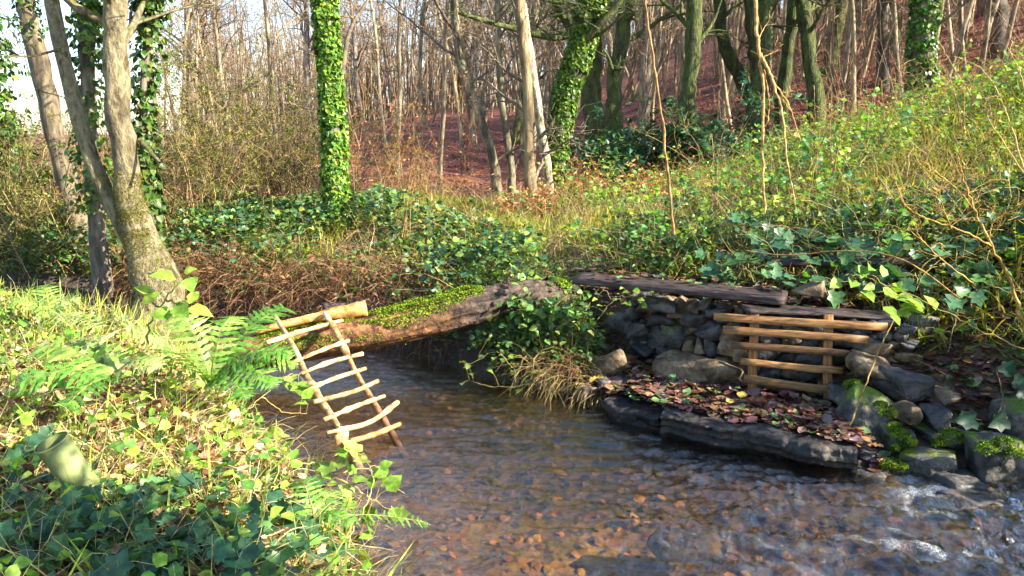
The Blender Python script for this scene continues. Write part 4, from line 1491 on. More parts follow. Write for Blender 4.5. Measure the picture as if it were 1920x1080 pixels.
# low brushwood in the slope wood: fine twigs nobody could count
mb = MB()
N = 9000
y = 11.5 + 30 * rg.random(N) ** 1.5
x = rg.uniform(-.8, .75, N) * y
keep = ~((x / y > -.21) & (x / y < .2) & (y < 30)) & (rg.random(N) < np.where(x / y < -.22, .35, np.where((x / y > .25) & (y > 14.5), .5, .10))) & ~((x > 2.5) & (y < 13)) & ~((x > -.9) & (x < 3.5) & (y < 14))
x, y = x[keep], y[keep]
N = len(x)
z = H(x, y)
T = strands(mb, np.stack([x, y, z], -1), np.array([0, 0, 1.0]) + rg.normal(0, .35, (N, 3)), rg.uniform(.6, 2.8, N), rg.uniform(.005, .011, N), rg.uniform(0, .5, N), palette(N, [(1.1, 1.0, .8), (1.5, 1.3, .95), (1.0, .95, .9)], .25, rg), rg, 5, .14)
K = N * 3
k = rg.integers(0, N, K)
j = rg.integers(1, 6, K)
strands(mb, T[k, j], np.array([0, 0, .5]) + rg.normal(0, .8, (K, 3)), rg.uniform(.2, .9, K), rg.uniform(.003, .006, K), np.zeros(K), palette(K, [(1.2, 1.1, .9), (1.6, 1.4, 1.0), (1.1, 1.0, .9)], .25, rg), rg, 3, .2, True)
tag(mb.build('brushwood', 'twig', smooth=True), 'tangle of thin bare twigs under the trees of the slope', 'brushwood', kind='stuff')

# fallen leaves on the forest floor
mb = MB()
N = 34000
y = 14.2 + 26 * rg.random(N) ** 1.6
x = rg.uniform(-.8, .8, N) * y
P = np.stack([x, y, H(x, y) + .015], -1)
place(mb, LEAF['low'], P, rand_frames(N, .45, rg), rg.uniform(.06, .11, N), palette(N, [(.30, .10, .06), (.38, .15, .075), (.22, .08, .06), (.42, .20, .12)], .25, rg))
tag(mb.build('forest_leaves', 'dead_leaf', smooth=False), 'red-brown fallen beech leaves covering the wooded slope', 'leaf litter', kind='stuff')
# ------------------------------------------------------------------ shrubs, bushes
def thicket(name, x, y, hgt, n, seed, label, cols, lcols, leafn=0, group=None, wid=.7, mat='twig', arch=.6, lsize=(.02, .04)):
    rg = np.random.default_rng(seed)
    z = float(H(np.array([x]), np.array([y]))[0])
    root = empty(name, (x, y, z))
    tag(root, label, 'shrub', group)
    mb = MB()
    p0 = np.stack([x + rg.normal(0, wid * .3, n), y + rg.normal(0, wid * .3, n), np.full(n, z - .05)], -1)
    T = strands(mb, p0, np.array([0, 0, 1.2]) + rg.normal(0, .45, (n, 3)), hgt * rg.uniform(.6, 1.3, n), rg.uniform(.006, .012, n), rg.uniform(.0, arch * 1.5, n), palette(n, cols, .2, rg), rg, 8, .12)
    m_ = n * 9
    k, j = rg.integers(0, n, m_), rg.integers(2, 9, m_)
    T2 = strands(mb, T[k, j], nrm(T[k, j] - T[k, j - 1]) * .6 + rg.normal(0, .6, (m_, 3)), rg.uniform(.2, .7, m_) * hgt / 2.2, rg.uniform(.0025, .0045, m_), rg.uniform(0, .6, m_), palette(m_, cols, .2, rg), rg, 4, .2)
    m2 = m_ * 2
    k2, j2 = rg.integers(0, m_, m2), rg.integers(1, 5, m2)
    strands(mb, T2[k2, j2], rg.normal(0, .8, (m2, 3)) + np.array([0, 0, .2]), rg.uniform(.08, .3, m2), rg.uniform(.0018, .003, m2), rg.uniform(0, .4, m2), palette(m2, cols, .2, rg), rg, 3, .2)
    mb.build('stems', mat, root)
    if leafn:
        k2, j2 = rg.integers(0, m_, leafn), rg.integers(1, 5, leafn)
        lm = MB()
        place(lm, LEAF['low'], T2[k2, j2] + rg.normal(0, .015, (leafn, 3)), rand_frames(leafn, .8, rg), rg.uniform(*lsize, leafn), palette(leafn, lcols, .25, rg))
        o = lm.build('foliage', 'leaf', root, smooth=False)
        o["kind"] = 'stuff'
    return root


YT = [(1.5, 1.4, .85), (1.8, 1.7, 1.0), (1.2, 1.1, .8)]
YG = [(.20, .24, .035), (.28, .28, .04), (.14, .20, .03)]
for k, (u, v, yy, hh, n, lf, lab) in enumerate([
        (400, 400, 10.5, 2.2, 34, 6500, 'tall yellowish twiggy thicket just right of the pale forked tree'),
        (470, 390, 11.2, 2.4, 34, 6500, 'yellow-green leafy thicket midway between pale tree and ivy trunk'),
        (545, 380, 11.5, 1.8, 34, 2600, 'straw coloured bare thicket touching the straight ivy trunk'),
        (345, 410, 9.2, 1.7, 36, 3200, 'dense twiggy shrub behind the foot of the pale tree'),
        (700, 350, 12.2, 1.2, 20, 300, 'low bare shrub right of the straight ivy trunk'),
        (780, 340, 12.8, 1.0, 18, 200, 'low bare shrub in front of the red leaf floor'),
        (110, 460, 8.3, 1.6, 40, 3600, 'sunlit yellow-green shrub left of the pale tree'),
        (40, 470, 8.8, 1.7, 40, 2400, 'bare sunlit shrub at the left picture edge')]):
    p = at(u, v, y=yy)
    thicket('thicket_shrub', p[0], yy, hh, n, 200 + k, lab, YT, YG, lf, 'twiggy shrubs along the far bank')

for k, (u, yy, hh) in enumerate([(690, 12.5, 2.2), (660, 13.5, 2.6), (790, 11.8, 1.3), (840, 14, 2.2)]):
    p = at(u, 300, y=yy)
    thicket('beech_sapling', p[0], yy, hh, 6, 230 + k, ['young beech with orange withered leaves, first of four from the ivy trunk', 'tall young beech holding rusty leaves behind the low shrub', 'small young beech with rusty twigs in the clearing centre',
            'young beech with rusty leaves under the curved stem'][k], [(1.6, 1.1, .6)], [(.42, .17, .06), (.5, .24, .09), (.36, .12, .05)], 300, 'young beeches holding withered leaves', .5, arch=.3, lsize=(.03, .06))


def bush(name, x, y, rx, rz, n, seed, label, cols, size=(.05, .10), leafk='narrow', cat='bush', mat='ivy_gloss', nst=30, ry=None, droop=.2):
    """evergreen: leafy sprays in clumps round a frame of stems"""
    rg = np.random.default_rng(seed)
    z = float(H(np.array([x]), np.array([y]))[0])
    root = empty(name, (x, y, z))
    tag(root, label, cat)
    ry = ry or rx * .6
    mb = MB()
    az = rg.uniform(0, 6.283, nst)
    dirs = np.stack([np.cos(az) * rx, np.sin(az) * ry, rz * rg.uniform(.4, 1.1, nst)], -1)
    L = np.linalg.norm(dirs, axis=1) * rg.uniform(.7, 1.05, nst)
    T = strands(mb, np.tile([x, y, z - .05], (nst, 1)) + rg.normal(0, .08, (nst, 3)), dirs, L, rg.uniform(.008, .016, nst), np.full(nst, droop), palette(nst, [(1, .9, .7)], .2, rg), rg, 7, .12)
    m_ = nst * 7
    k, j = rg.integers(0, nst, m_), rg.integers(2, 8, m_)
    T2 = strands(mb, T[k, j], rg.normal(0, .7, (m_, 3)) + np.array([0, 0, .3]), rg.uniform(.15, .45, m_) * max(rx, rz), rg.uniform(.003, .005, m_), rg.uniform(0, .5, m_), palette(m_, [(.9, .9, .6)], .2, rg), rg, 4, .15)
    mb.build('stems', 'twig', root)
    k2, j2 = rg.integers(0, m_, n), rg.integers(1, 5, n)
    pos = T2[k2, j2] * (1 - .0) + rg.normal(0, .03, (n, 3))
    tv = nrm(T2[k2, j2] - T2[k2, j2 - 1]) + rg.normal(0, .7, (n, 3))
    nv = np.array([0, 0, 1.0]) + rg.normal(0, .55, (n, 3))
    lm = MB()
    place(lm, LEAF[leafk], pos, frames(nv, tv), rg.uniform(*size, n), palette(n, cols, .25, rg))
    o = lm.build('foliage', mat, root, smooth=False)
    o["kind"] = 'stuff'
    return root


DG = [(.035, .10, .055), (.05, .13, .06), (.03, .08, .045), (.07, .15, .05)]
p = at(1170, 320, y=12.0)
bush('evergreen_bush', p[0], 12.0, .9, 1.05, 3400, 301, 'dark green feathery bush left of the straight mossy trunk', DG, (.06, .12), 'low')
p = at(1330, 310, y=11.8)
bush('evergreen_bush', p[0], 11.8, 1.0, .95, 3400, 302, 'dark green bush spreading at the foot of the mossy trunks', DG, (.06, .12), 'low')
p = at(1245, 315, y=12.4)
bush('evergreen_bush', p[0], 12.4, .9, 1.0, 2600, 303, 'dark low bush between the two feathery evergreen bushes', DG, (.06, .12), 'low')
bush('bramble_bush', .26, 5.50, .36, .40, 1500, 307, 'low bramble bush hiding the right end of the mossy log', [(.08, .18, .06), (.14, .26, .06), (.20, .28, .06)], (.04, .07), 'broad', nst=26, ry=.22)
bush('bramble_bush', .05, 5.38, .30, .20, 600, 308, 'small bramble bush under the log on the bank', [(.08, .18, .06), (.14, .26, .06), (.20, .28, .06)], (.035, .06), 'broad', nst=20, ry=.2)
bush('bramble_bush', -.35, 6.15, .45, .30, 900, 309, 'bramble bush growing behind the middle of the mossy log', [(.08, .18, .06), (.12, .24, .07), (.18, .27, .06)], (.04, .07), 'broad', nst=26, ry=.3)
# unseen shade givers added beside the stream, downstream: holly bushes and an ivy-clad trunk
bush('shade_holly_bush', 5.0, 2.7, 1.1, 2.0, 4600, 304, 'tall dense holly bush out of view on the downstream bank, added to shade the ledge', DG, (.07, .13), 'low', nst=46, ry=1.0)
bush('shade_holly_bush', 4.9, 3.75, 1.0, 1.25, 4200, 305, 'low spreading holly bush out of view above the downstream bank, added to shade the terrace', DG, (.07, .13), 'low', nst=40, ry=.8)
# unseen ivy-clad tree added on the near bank to shade the lower left
z0 = float(H(np.array([1.35]), np.array([1.10]))[0])
nt_ = empty('ivy_tree', (1.35, 1.10, z0))
tag(nt_, 'ivy-clad tree out of view on the near bank, added to shade the lower left corner', 'tree')
P = smooth_path([(1.35, 1.10, z0 - .2), (1.38, 1.06, 1.4), (1.33, 1.02, 3.0), (1.40, 1.0, 4.6), (1.36, .95, 6.5)], 30)
rad = np.linspace(.14, .05, 30)
V, F = trunk_geo(P, rad, 14, .18, 5)
mb = MB()
mb.add(V, F)
mb.build('trunk', 'bark', nt_)
mb = MB()
crown_on(mb, P, rad, 8, np.random.default_rng(71), (1, 1, 1), .6)
mb.build('crown', 'twig', nt_)
o = ivy_on(P, rad, np.random.default_rng(72), 3800, (.05, .10), None, .08, .9, .24).build('ivy', 'ivy_gloss', nt_, smooth=False)
o["kind"] = 'stuff'

# ------------------------------------------------------------------ ground cover (nobody could count it)
def area(n, x0, x1, y0, y1, rg, mask):
    x, y = rg.uniform(x0, x1, n), rg.uniform(y0, y1, n)
    info = field(x, y)
    z = H(x, y, info)
    k = mask(x, y, z, *info)
    return np.stack([x, y, z], -1)[k]


def stuff(mb, name, mat, label, cat, smooth=False):
    return tag(mb.build(name, mat, smooth=smooth), label, cat, kind='stuff')


rg = np.random.default_rng(500)
# --- meadow: grass + straw + small leaves on the right bank plateau and slope
not_terrace = lambda x, y, d: ~((x > .3) & (d < 1.25) & (x < 2.3)) & ~((x >= 2.0) & (d < .9))
mead = lambda x, y, z, ins, d, rt: (~ins) & rt & (d > .35) & (y < 12.2) & not_terrace(x, y, d) & (x > -6.5) & (rg.random(len(x)) < np.where(x > -1.6, 1, .85)) & (rg.random(len(x)) < np.clip(7.5 / y, .25, 1))
P = area(88000, -6.5, 8.5, 4.0, 12.3, rg, mead)
mb = MB()
k = len(P)
hmap = (.55 + .45 * n2(P[:, 0], P[:, 1], .9, 2, 12)).clip(.25, 1.2)
cols = palette(k, [(.25, .37, .03), (.36, .44, .04), (.17, .30, .03), (.46, .44, .08), (.52, .44, .14)], .22, rg)
tv = np.array([0, 0, 1.0]) + rg.normal(0, .55, (k, 3))
nv = rg.normal(0, 1, (k, 3))
S = (rg.uniform(.10, .30, k) * hmap)
place(mb, LEAF['blade'], P, frames(nv, tv), np.stack([S * 1.5, S, S * .9], -1), cols)
stuff(mb, 'meadow_grass', 'grass', 'long sunlit yellow-green grass covering the clearing and right slope', 'grass')
mb = MB()
P = area(21000, -3, 8.0, 4.0, 12.3, rg, mead)
k = len(P)
strands(mb, P, np.array([0, 0, .7]) + rg.normal(0, .7, (k, 3)), rg.uniform(.2, .7, k), rg.uniform(.0016, .0032, k), rg.uniform(.3, 1.6, k), palette(k, [(.50, .38, .18), (.60, .47, .24), (.38, .26, .12), (.55, .36, .14)], .2, rg), rg, 5, .2, flat=True)
stuff(mb, 'dry_stalks', 'straw', 'dry straw stalks tangled through the meadow grass', 'stalks', True)
mb = MB()
P = area(48000, -2.5, 8.5, 4.0, 12.3, rg, lambda x, y, z, ins, d, rt: mead(x, y, z, ins, d, rt) & (n2(x, y, .9, 2, 33) + .12 * (x - 1.5) > .12))
k = len(P)
P = P + np.stack([0 * P[:, 0], 0 * P[:, 0], rg.uniform(.02, .38, k) * (.6 + .4 * n2(P[:, 0], P[:, 1], .9, 2, 12))], -1)
place(mb, LEAF['low'], P, rand_frames(k, .55, rg), rg.uniform(.03, .058, k), palette(k, [(.17, .30, .035), (.25, .37, .04), (.11, .23, .04), (.28, .37, .05), (.08, .18, .07)], .25, rg))
stuff(mb, 'meadow_leaves', 'leaf', 'small green bramble and nettle leaves scattered through the grassy slope', 'ground cover')

# --- arching leafy bramble shoots standing up out of the slope
mb, lm = MB(), MB()
P = area(2600, -1.0, 8.5, 4.6, 11.8, rg, lambda x, y, z, ins, d, rt: mead(x, y, z, ins, d, rt) & (x > .5) & (d > 1.5) & (n2(x, y, .8, 2, 91) > -.05))[:760]
k = len(P)
T = strands(mb, P, np.array([-.2, -.1, 1.0]) + rg.normal(0, .5, (k, 3)), rg.uniform(.3, .85, k), rg.uniform(.0018, .0035, k), rg.uniform(.4, 1.8, k), palette(k, [(.45, .36, .16), (.36, .22, .12), (.30, .32, .10)], .2, rg), rg, 7, .12, flat=True)
m_ = k * 12
a, b = np.repeat(np.arange(k), 12), rg.integers(2, 8, m_)
place(lm, LEAF['broad'], T[a, b] + rg.normal(0, .03, (m_, 3)), rand_frames(m_, .6, rg), rg.uniform(.035, .075, m_), palette(k, [(.13, .28, .05), (.20, .35, .05), (.08, .20, .07), (.27, .37, .06)], .2, rg)[a])
stuff(mb, 'shoot_stems', 'straw', 'thin arching stems of bramble shoots on the grassy slope', 'stems', True)
stuff(lm, 'shoot_leaves', 'leaf', 'leaves of bramble shoots standing above the slope grass', 'bramble')

# --- bramble mass on the far bank, blue-green glossy leaves
mb = MB()
bm_ = lambda x, y, z, ins, d, rt: (~ins) & rt & (d > np.where(x < -1.4, .22, .42)) & (x < .1 - .2 * (y - 7)) & (n2(x, y, 1.1, 3, 44) > -.22 + .2 * sstep(7, 10, y))
P = area(28000, -8, 1.0, 6.0, 10.2, rg, bm_)
k = len(P)
hm = (.20 + .26 * n2(P[:, 0], P[:, 1], .8, 2, 45)).clip(.06, .55)
P = P + np.stack([0 * P[:, 0], 0 * P[:, 0], rg.random(k) ** .6 * hm * 1.1], -1)
place(mb, LEAF['broad'], P, rand_frames(k, .5, rg), rg.uniform(.045, .085, k), palette(k, [(.08, .20, .08), (.12, .26, .085), (.06, .15, .07), (.18, .31, .06), (.28, .36, .06)], .25, rg))
P = area(9000, -7, -.4, 5.6, 9.2, rg, lambda x, y, z, ins, d, rt: (~ins) & rt & (d < 1.4) & (d > .08) & (n2(x, y, 1.6, 2, 47) > .05))
k = len(P)
P[:, 2] += .1 + rg.random(k) * .38
place(mb, LEAF['broad'], P, rand_frames(k, .5, rg), rg.uniform(.045, .085, k), palette(k, [(.09, .22, .10), (.14, .28, .09), (.07, .17, .08), (.24, .34, .06)], .25, rg))
stuff(mb, 'bramble_leaves', 'ivy_gloss', 'glossy blue-green bramble leaves heaped along the far bank', 'bramble')
# --- dead bracken, red-brown, hanging down the far bank
mb = MB()
br = lambda x, y, z, ins, d, rt: (~ins) & rt & (d < .72) & (x < -.5) & (x > -4.2)
P = area(26000, -6, 0, 5.5, 9.5, rg, br)
k = len(P)
P[:, 2] += rg.uniform(0, .25, k)
away = np.array([.35, -.75, .35])
strands(mb, P, away + rg.normal(0, .6, (k, 3)), rg.uniform(.2, .6, k), rg.uniform(.002, .0042, k), rg.uniform(.6, 2.2, k), palette(k, [(.26, .13, .065), (.34, .19, .09), (.20, .09, .05), (.42, .27, .13)], .25, rg), rg, 5, .22, flat=True)
stuff(mb, 'dead_bracken', 'straw', 'red-brown dead bracken hanging over the far stream bank', 'bracken', True)
mb = MB()
P = area(9000, -6, 0, 5.5, 9.5, rg, br)
k = len(P)
P[:, 2] += rg.uniform(0, .35, k)
place(mb, LEAF['narrow'], P, rand_frames(k, .9, rg), rg.uniform(.04, .10, k), palette(k, [(.28, .13, .06), (.36, .19, .09), (.20, .09, .05)], .25, rg))
stuff(mb, 'bracken_fronds', 'dead_leaf', 'crumpled brown bracken frond pieces on the far bank', 'bracken')
# --- hanging grass and roots on the bank between log and ledge
mb = MB()
P = area(16000, -.6, 1.0, 4.6, 6.6, rg, lambda x, y, z, ins, d, rt: (~ins) & rt & (d < .8) & (x < .62) & (z > .05) & ((y < 5.22 + .18 * x) | (x > .12)))
k = len(P)
strands(mb, P, np.array([-.45, -.7, .45]) + rg.normal(0, .55, (k, 3)), rg.uniform(.12, .42, k), rg.uniform(.0014, .003, k), rg.uniform(.8, 2.6, k), palette(k, [(.34, .22, .10), (.44, .33, .15), (.24, .13, .07), (.24, .25, .06)], .25, rg), rg, 5, .2, flat=True)
stuff(mb, 'bank_grass', 'straw', 'dry grass and roots hanging from the bank beside the log', 'grass', True)
mb = MB()
P = area(2600, -.6, 1.0, 4.6, 7.0, rg, lambda x, y, z, ins, d, rt: (~ins) & rt & (d < 1.2) & (x < .7) & (z > .1))
k = len(P)
P[:, 2] += rg.uniform(.02, .2, k)
place(mb, LEAF['broad'], P, rand_frames(k, .6, rg), rg.uniform(.03, .055, k), palette(k, [(.08, .17, .04), (.14, .24, .04), (.06, .13, .05)], .25, rg))
stuff(mb, 'bank_leaves', 'leaf', 'small green leaves on the bank between log and ledge', 'ground cover')

def on_ledge_z(P):
    _, d_, _ = field(P[:, 0], P[:, 1])
    a = (P[:, 0] > .80) & (P[:, 0] < 1.85) & (d_ > .03) & (d_ < .66)
    b = (P[:, 0] > .5) & (P[:, 0] <= .80) & (d_ > .05) & (d_ < .6)
    return np.where(a, np.maximum(P[:, 2], .155), np.where(b, np.maximum(P[:, 2], .115), P[:, 2]))


# --- terrace + ledge leaf litter (fine part)
lit = lambda x, y, z, ins, d, rt: (~ins) & rt & (x > .25) & (x < 3.8) & (d < 2.0) & (z > .0) & ((x < 1.95) | (d > .5))
mb = MB()
P = area(24000, .2, 3.8, 3.2, 6.4, rg, lit)
k = len(P)
P[:, 2] = on_ledge_z(P) + rg.uniform(.0, .014, k)
for lk in ('curl', 'flat', 'lobed'):
    s = rg.integers(0, 3, k) == 0
    place(mb, LEAF[lk], P[s], rand_frames(s.sum(), .2, rg), rg.uniform(.035, .085, s.sum()), palette(s.sum(), [(.18, .075, .06), (.24, .11, .07), (.13, .07, .065), (.32, .17, .08), (.20, .13, .12), (.14, .22, .07)], .3, rg))
stuff(mb, 'leaf_litter', 'wet_leaf', 'wet purple-brown leaf litter on the ledge and terrace', 'leaf litter')
# --- ivy blanket above the terrace
mb = MB()
iv = lambda x, y, z, ins, d, rt: (~ins) & rt & (x > .9) & (d > 1.45) & (d < 2.5) & (y > 3.2) & (n2(x, y, 1.2, 2, 66) + .5 * (d - 1.5) > -.15)
P = area(11000, .9, 6.0, 3.2, 7.4, rg, iv)
k = len(P)
P[:, 2] += rg.random(k) * .22
place(mb, LEAF['ivy2'], P, rand_frames(k, .55, rg), rg.uniform(.04, .085, k), palette(k, [(.05, .13, .06), (.07, .17, .06), (.035, .09, .05), (.09, .19, .05)], .25, rg))
stuff(mb, 'ivy_cover', 'ivy_gloss', 'dark green ivy blanket on the slope above the terrace', 'ivy')
mb = MB()
k = 1600
P = area(5000, .9, 6.0, 3.2, 7.4, rg, iv)[:k]
k = len(P)
strands(mb, P, np.array([-.2, -.2, .6]) + rg.normal(0, .6, (k, 3)), rg.uniform(.25, .9, k), rg.uniform(.0016, .0035, k), rg.uniform(.4, 1.6, k), palette(k, [(.40, .30, .13), (.50, .40, .15), (.26, .17, .09)], .25, rg), rg, 6, .2, flat=True)
stuff(mb, 'bramble_stems', 'straw', 'thin tan bramble stems arching through the ivy above the terrace', 'stems', True)

# --- near left bank
lb = lambda x, y, z, ins, d, rt: (~ins) & (~rt) & (z > .02) & (y > 1.0) & (np.abs(x) < .75 * (y + .7))
mb = MB()
P = area(95000, -6, .4, 1.0, 7.5, rg, lambda *a: lb(*a) & (rg.random(len(a[0])) < np.clip(3.2 / a[1], .3, 1)))
k = len(P)
strands(mb, P + np.c_[np.zeros((k, 2)), rg.uniform(0, .08, k)], np.array([.1, -.1, .35]) + rg.normal(0, .6, (k, 3)), rg.uniform(.08, .34, k), rg.uniform(.0012, .0028, k), rg.uniform(.4, 2.0, k), palette(k, [(.72, .60, .28), (.78, .68, .38), (.60, .46, .20), (.42, .26, .11), (.55, .56, .15)], .2, rg), rg, 5, .22, flat=True)
stuff(mb, 'dry_grass', 'straw', 'pale dry grass and stalks matted over the near left bank', 'grass', True)
mb = MB()
P = area(34000, -6, .4, 1.0, 7.2, rg, lb)
k = len(P)
P[:, 2] += rg.uniform(0, .13, k)
for lk in ('curl', 'curl2', 'flat'):
    s = rg.integers(0, 3, k) == 0
    place(mb, LEAF[lk], P[s], rand_frames(s.sum(), .6, rg), rg.uniform(.03, .07, s.sum()), palette(s.sum(), [(.28, .15, .07), (.56, .38, .18), (.18, .10, .055), (.70, .56, .32)], .25, rg))
stuff(mb, 'bank_litter', 'dead_leaf', 'brown and tan fallen leaves over the near left bank', 'leaf litter')
mb = MB()
P = area(26000, -6, .4, 1.0, 7.4, rg, lambda *a: lb(*a) & (n2(a[0], a[1], 1.4, 2, 81) > -.3 + .9 * sstep(2.2, 3.0, a[1]) - .35 * sstep(-1.2, -2.0, a[0])))
k = len(P)
P[:, 2] += .02 + rg.random(k) * .14
for lk in ('ivy', 'ivy2'):
    s = rg.integers(0, 2, k) == 0
    place(mb, LEAF[lk], P[s], rand_frames(s.sum(), .5, rg), rg.uniform(.03, .06, s.sum()), palette(s.sum(), [(.07, .17, .06), (.10, .22, .06), (.05, .12, .05), (.17, .28, .06)], .25, rg))
stuff(mb, 'bank_ivy', 'ivy_gloss', 'small ivy leaves creeping over the near left bank', 'ivy')
mb = MB()
P = area(44000, -7, .2, 1.6, 8.2, rg, lambda *a: lb(*a) & (rg.random(len(a[0])) < .25 + .6 * sstep(3.0, 5.5, a[1])))
k = len(P)
S = rg.uniform(.10, .30, k)
place(mb, LEAF['blade2'], P, frames(rg.normal(0, 1, (k, 3)), np.array([0, 0, 1.0]) + rg.normal(0, .5, (k, 3))), np.stack([S * 1.1, S, S * .7], -1), palette(k, [(.22, .30, .05), (.32, .38, .06), (.40, .42, .09), (.14, .22, .05)], .2, rg))
stuff(mb, 'bank_blades', 'grass', 'green grass blades on the near left bank and around the pale tree', 'grass')
mb = MB()
P = area(13000, -7, .2, 1.6, 7.6, rg, lambda *a: lb(*a) & (n2(a[0], a[1], 1.1, 2, 87) > .05 - .4 * sstep(-1.0, -2.2, a[0])))
k = len(P)
P[:, 2] += .03 + rg.random(k) * .22
place(mb, LEAF['broad'], P, rand_frames(k, .6, rg), rg.uniform(.03, .06, k), palette(k, [(.16, .32, .04), (.24, .40, .05), (.10, .23, .04), (.30, .42, .06)], .22, rg))
stuff(mb, 'bank_herbs', 'leaf', 'low leafy herbs lit yellow-green on the near left bank', 'ground cover')
# --- gravel and sunken leaves on the bed
mb = MB()
P = area(4200, -2.5, 3.5, 1.8, 6.5, rg, lambda x, y, z, ins, d, rt: ins)
k = len(P)
P[:, 2] += .008
V = np.array([(.5, 0, 0), (-.5, .05, 0), (.05, .5, 0), (-.05, -.5, 0), (.35, .35, -.05), (-.34, -.36, -.05), (.1, .05, .26), (-.2, .1, .2), (.25, -.3, .1)])
F = np.array([[6, 0, 4], [6, 4, 2], [6, 2, 7], [7, 2, 1], [7, 1, 5], [7, 5, 3], [7, 3, 6], [6, 3, 8], [6, 8, 0]], dtype=np.int32)
place(mb, (V, [F]), P, rand_frames(k, .3, rg), rg.uniform(.02, .08, k) * rg.uniform(.5, 1.1, k), palette(k, [(.20, .115, .036), (.16, .10, .04), (.12, .085, .045), (.25, .15, .05), (.09, .075, .05)], .2, rg) * (.7 + 1.5 * np.exp(-(((P[:, :1] - .15) / .75) ** 2 + ((P[:, 1:2] - 3.2) / .55) ** 2))))  # pebbles painted brighter inside the bed's pool of sunlight
stuff(mb, 'pebbles', 'ground', 'orange-brown pebbles on the stream bed', 'gravel')
mb = MB()
P = area(60, -2.0, 2.5, 2.0, 5.0, rg, lambda x, y, z, ins, d, rt: ins)
k = len(P)
P[:, 2] += .035
place(mb, LEAF['flat'], P, rand_frames(k, .25, rg), rg.uniform(.04, .09, k), palette(k, [(.40, .22, .06), (.32, .16, .05), (.24, .12, .05)], .25, rg))
stuff(mb, 'sunken_leaves', 'dead_leaf', 'orange dead leaves lying under water on the stream bed', 'leaf litter')
# ------------------------------------------------------------------ individual plants
def leaf_mesh(kind, mat, col):
    mb = MB()
    mb.add(LEAF[kind][0], LEAF[kind][1], col)
    return mb.mesh('leaf', mat, smooth=False)


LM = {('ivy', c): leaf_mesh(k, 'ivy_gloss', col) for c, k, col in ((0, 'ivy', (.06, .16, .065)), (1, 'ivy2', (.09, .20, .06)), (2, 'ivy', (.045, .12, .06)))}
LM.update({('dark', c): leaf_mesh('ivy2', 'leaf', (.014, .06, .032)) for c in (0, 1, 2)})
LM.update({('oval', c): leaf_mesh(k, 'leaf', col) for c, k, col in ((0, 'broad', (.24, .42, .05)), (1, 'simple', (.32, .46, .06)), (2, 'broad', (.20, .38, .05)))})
LM.update({('lit', c): leaf_mesh(k, 'leaf', col) for c, k, col in ((0, 'ivy', (.26, .42, .07)), (1, 'ivy2', (.34, .46, .10)), (2, 'broad', (.22, .40, .05)))})  # lit set: sunlight put into the leaf colour


def one_leaf(parent, me, p, n_, t_, s, name='leaf'):
    o = link(name, me, parent)
    Rm = frames(np.asarray(n_)[None], np.asarray(t_)[None])[0]
    o.matrix_basis = Matrix.Translation(Vector(p)) @ Matrix(Rm.tolist()).to_4x4() @ Matrix.Diagonal((s, s, s, 1))
    return o


def vine_plant(name, label, cat, paths, leaves, key, rw=.0025, stemcol=(.30, .26, .10), seed=0, up=(0, -.35, 1), group=None, spread=.45, stem_mat='straw', petiole=True):
    """paths: runner polylines; leaves: (point, size) each leaf its own part, tied to the nearest runner by a stalk"""
    rg = np.random.default_rng(seed)
    root = empty(name, paths[0][0])
    tag(root, label, cat, group)
    mb = MB()
    allp = []
    for P in paths:
        Q = smooth_path(P, max(8, 5 * len(P)))
        Q[1:] += rg.normal(0, .004, (len(Q) - 1, 3))
        V, F = tube_geo(Q, np.linspace(rw * 1.3, rw * .6, len(Q)), 5, False)
        mb.add(V, F, stemcol)
        allp.append(Q)
    allp = np.concatenate(allp)
    for (p, s) in leaves:
        q = allp[np.argmin(np.linalg.norm(allp - p, axis=1))]
        if petiole:
            V, F = tube_geo([q, (q + p) / 2 + np.array([0, 0, .01]), p], [rw * .5, rw * .4, rw * .35], 4, False)
            mb.add(V, F, stemcol)
    mb.build('stem', stem_mat, root)
    for (p, s) in leaves:
        q = allp[np.argmin(np.linalg.norm(allp - p, axis=1))]
        t_ = nrm((np.asarray(p) - q) * np.array([1, 1, .3]) + rg.normal(0, .02, 3) + np.array([0, 0, -.004]))
        one_leaf(root, LM[(key, int(rg.integers(0, 3)))], p, np.asarray(up) + rg.normal(0, spread, 3), t_, s)
    return root


# ivy plants on the near bank, bottom left: runners with big leaves
rg = np.random.default_rng(900)
gz = lambda x, y: float(H(np.array([x]), np.array([y]))[0])
IVY_L = [(30, 1010, 2.0, 'ivy plant in the bottom left picture corner'), (60, 930, 2.15, 'shaded ivy plant just above the left corner one'), (140, 960, 2.1, 'bluish ivy plant below the plastic tree guard'),
         (210, 920, 2.2, 'large leaved bluish ivy right of the tree guard foot'), (250, 1010, 2.0, 'ivy plant low on the bottom edge, second from the corner'), (330, 960, 2.1, 'dark green ivy plant in the shaded middle of the near bank'),
         (400, 1030, 2.05, 'ivy plant at the bottom edge, third from the corner'), (300, 860, 2.4, 'ivy plant between tree guard and the straw mound'), (430, 930, 2.25, 'half sunlit ivy plant above the bottom edge'),
         (510, 990, 2.2, 'ivy plant on the bank shoulder beside the sunlit straw'), (90, 800, 2.6, 'sunlit ivy plant above the tree guard'), (500, 900, 2.45, 'small ivy plant near the bank edge below the ladder')]
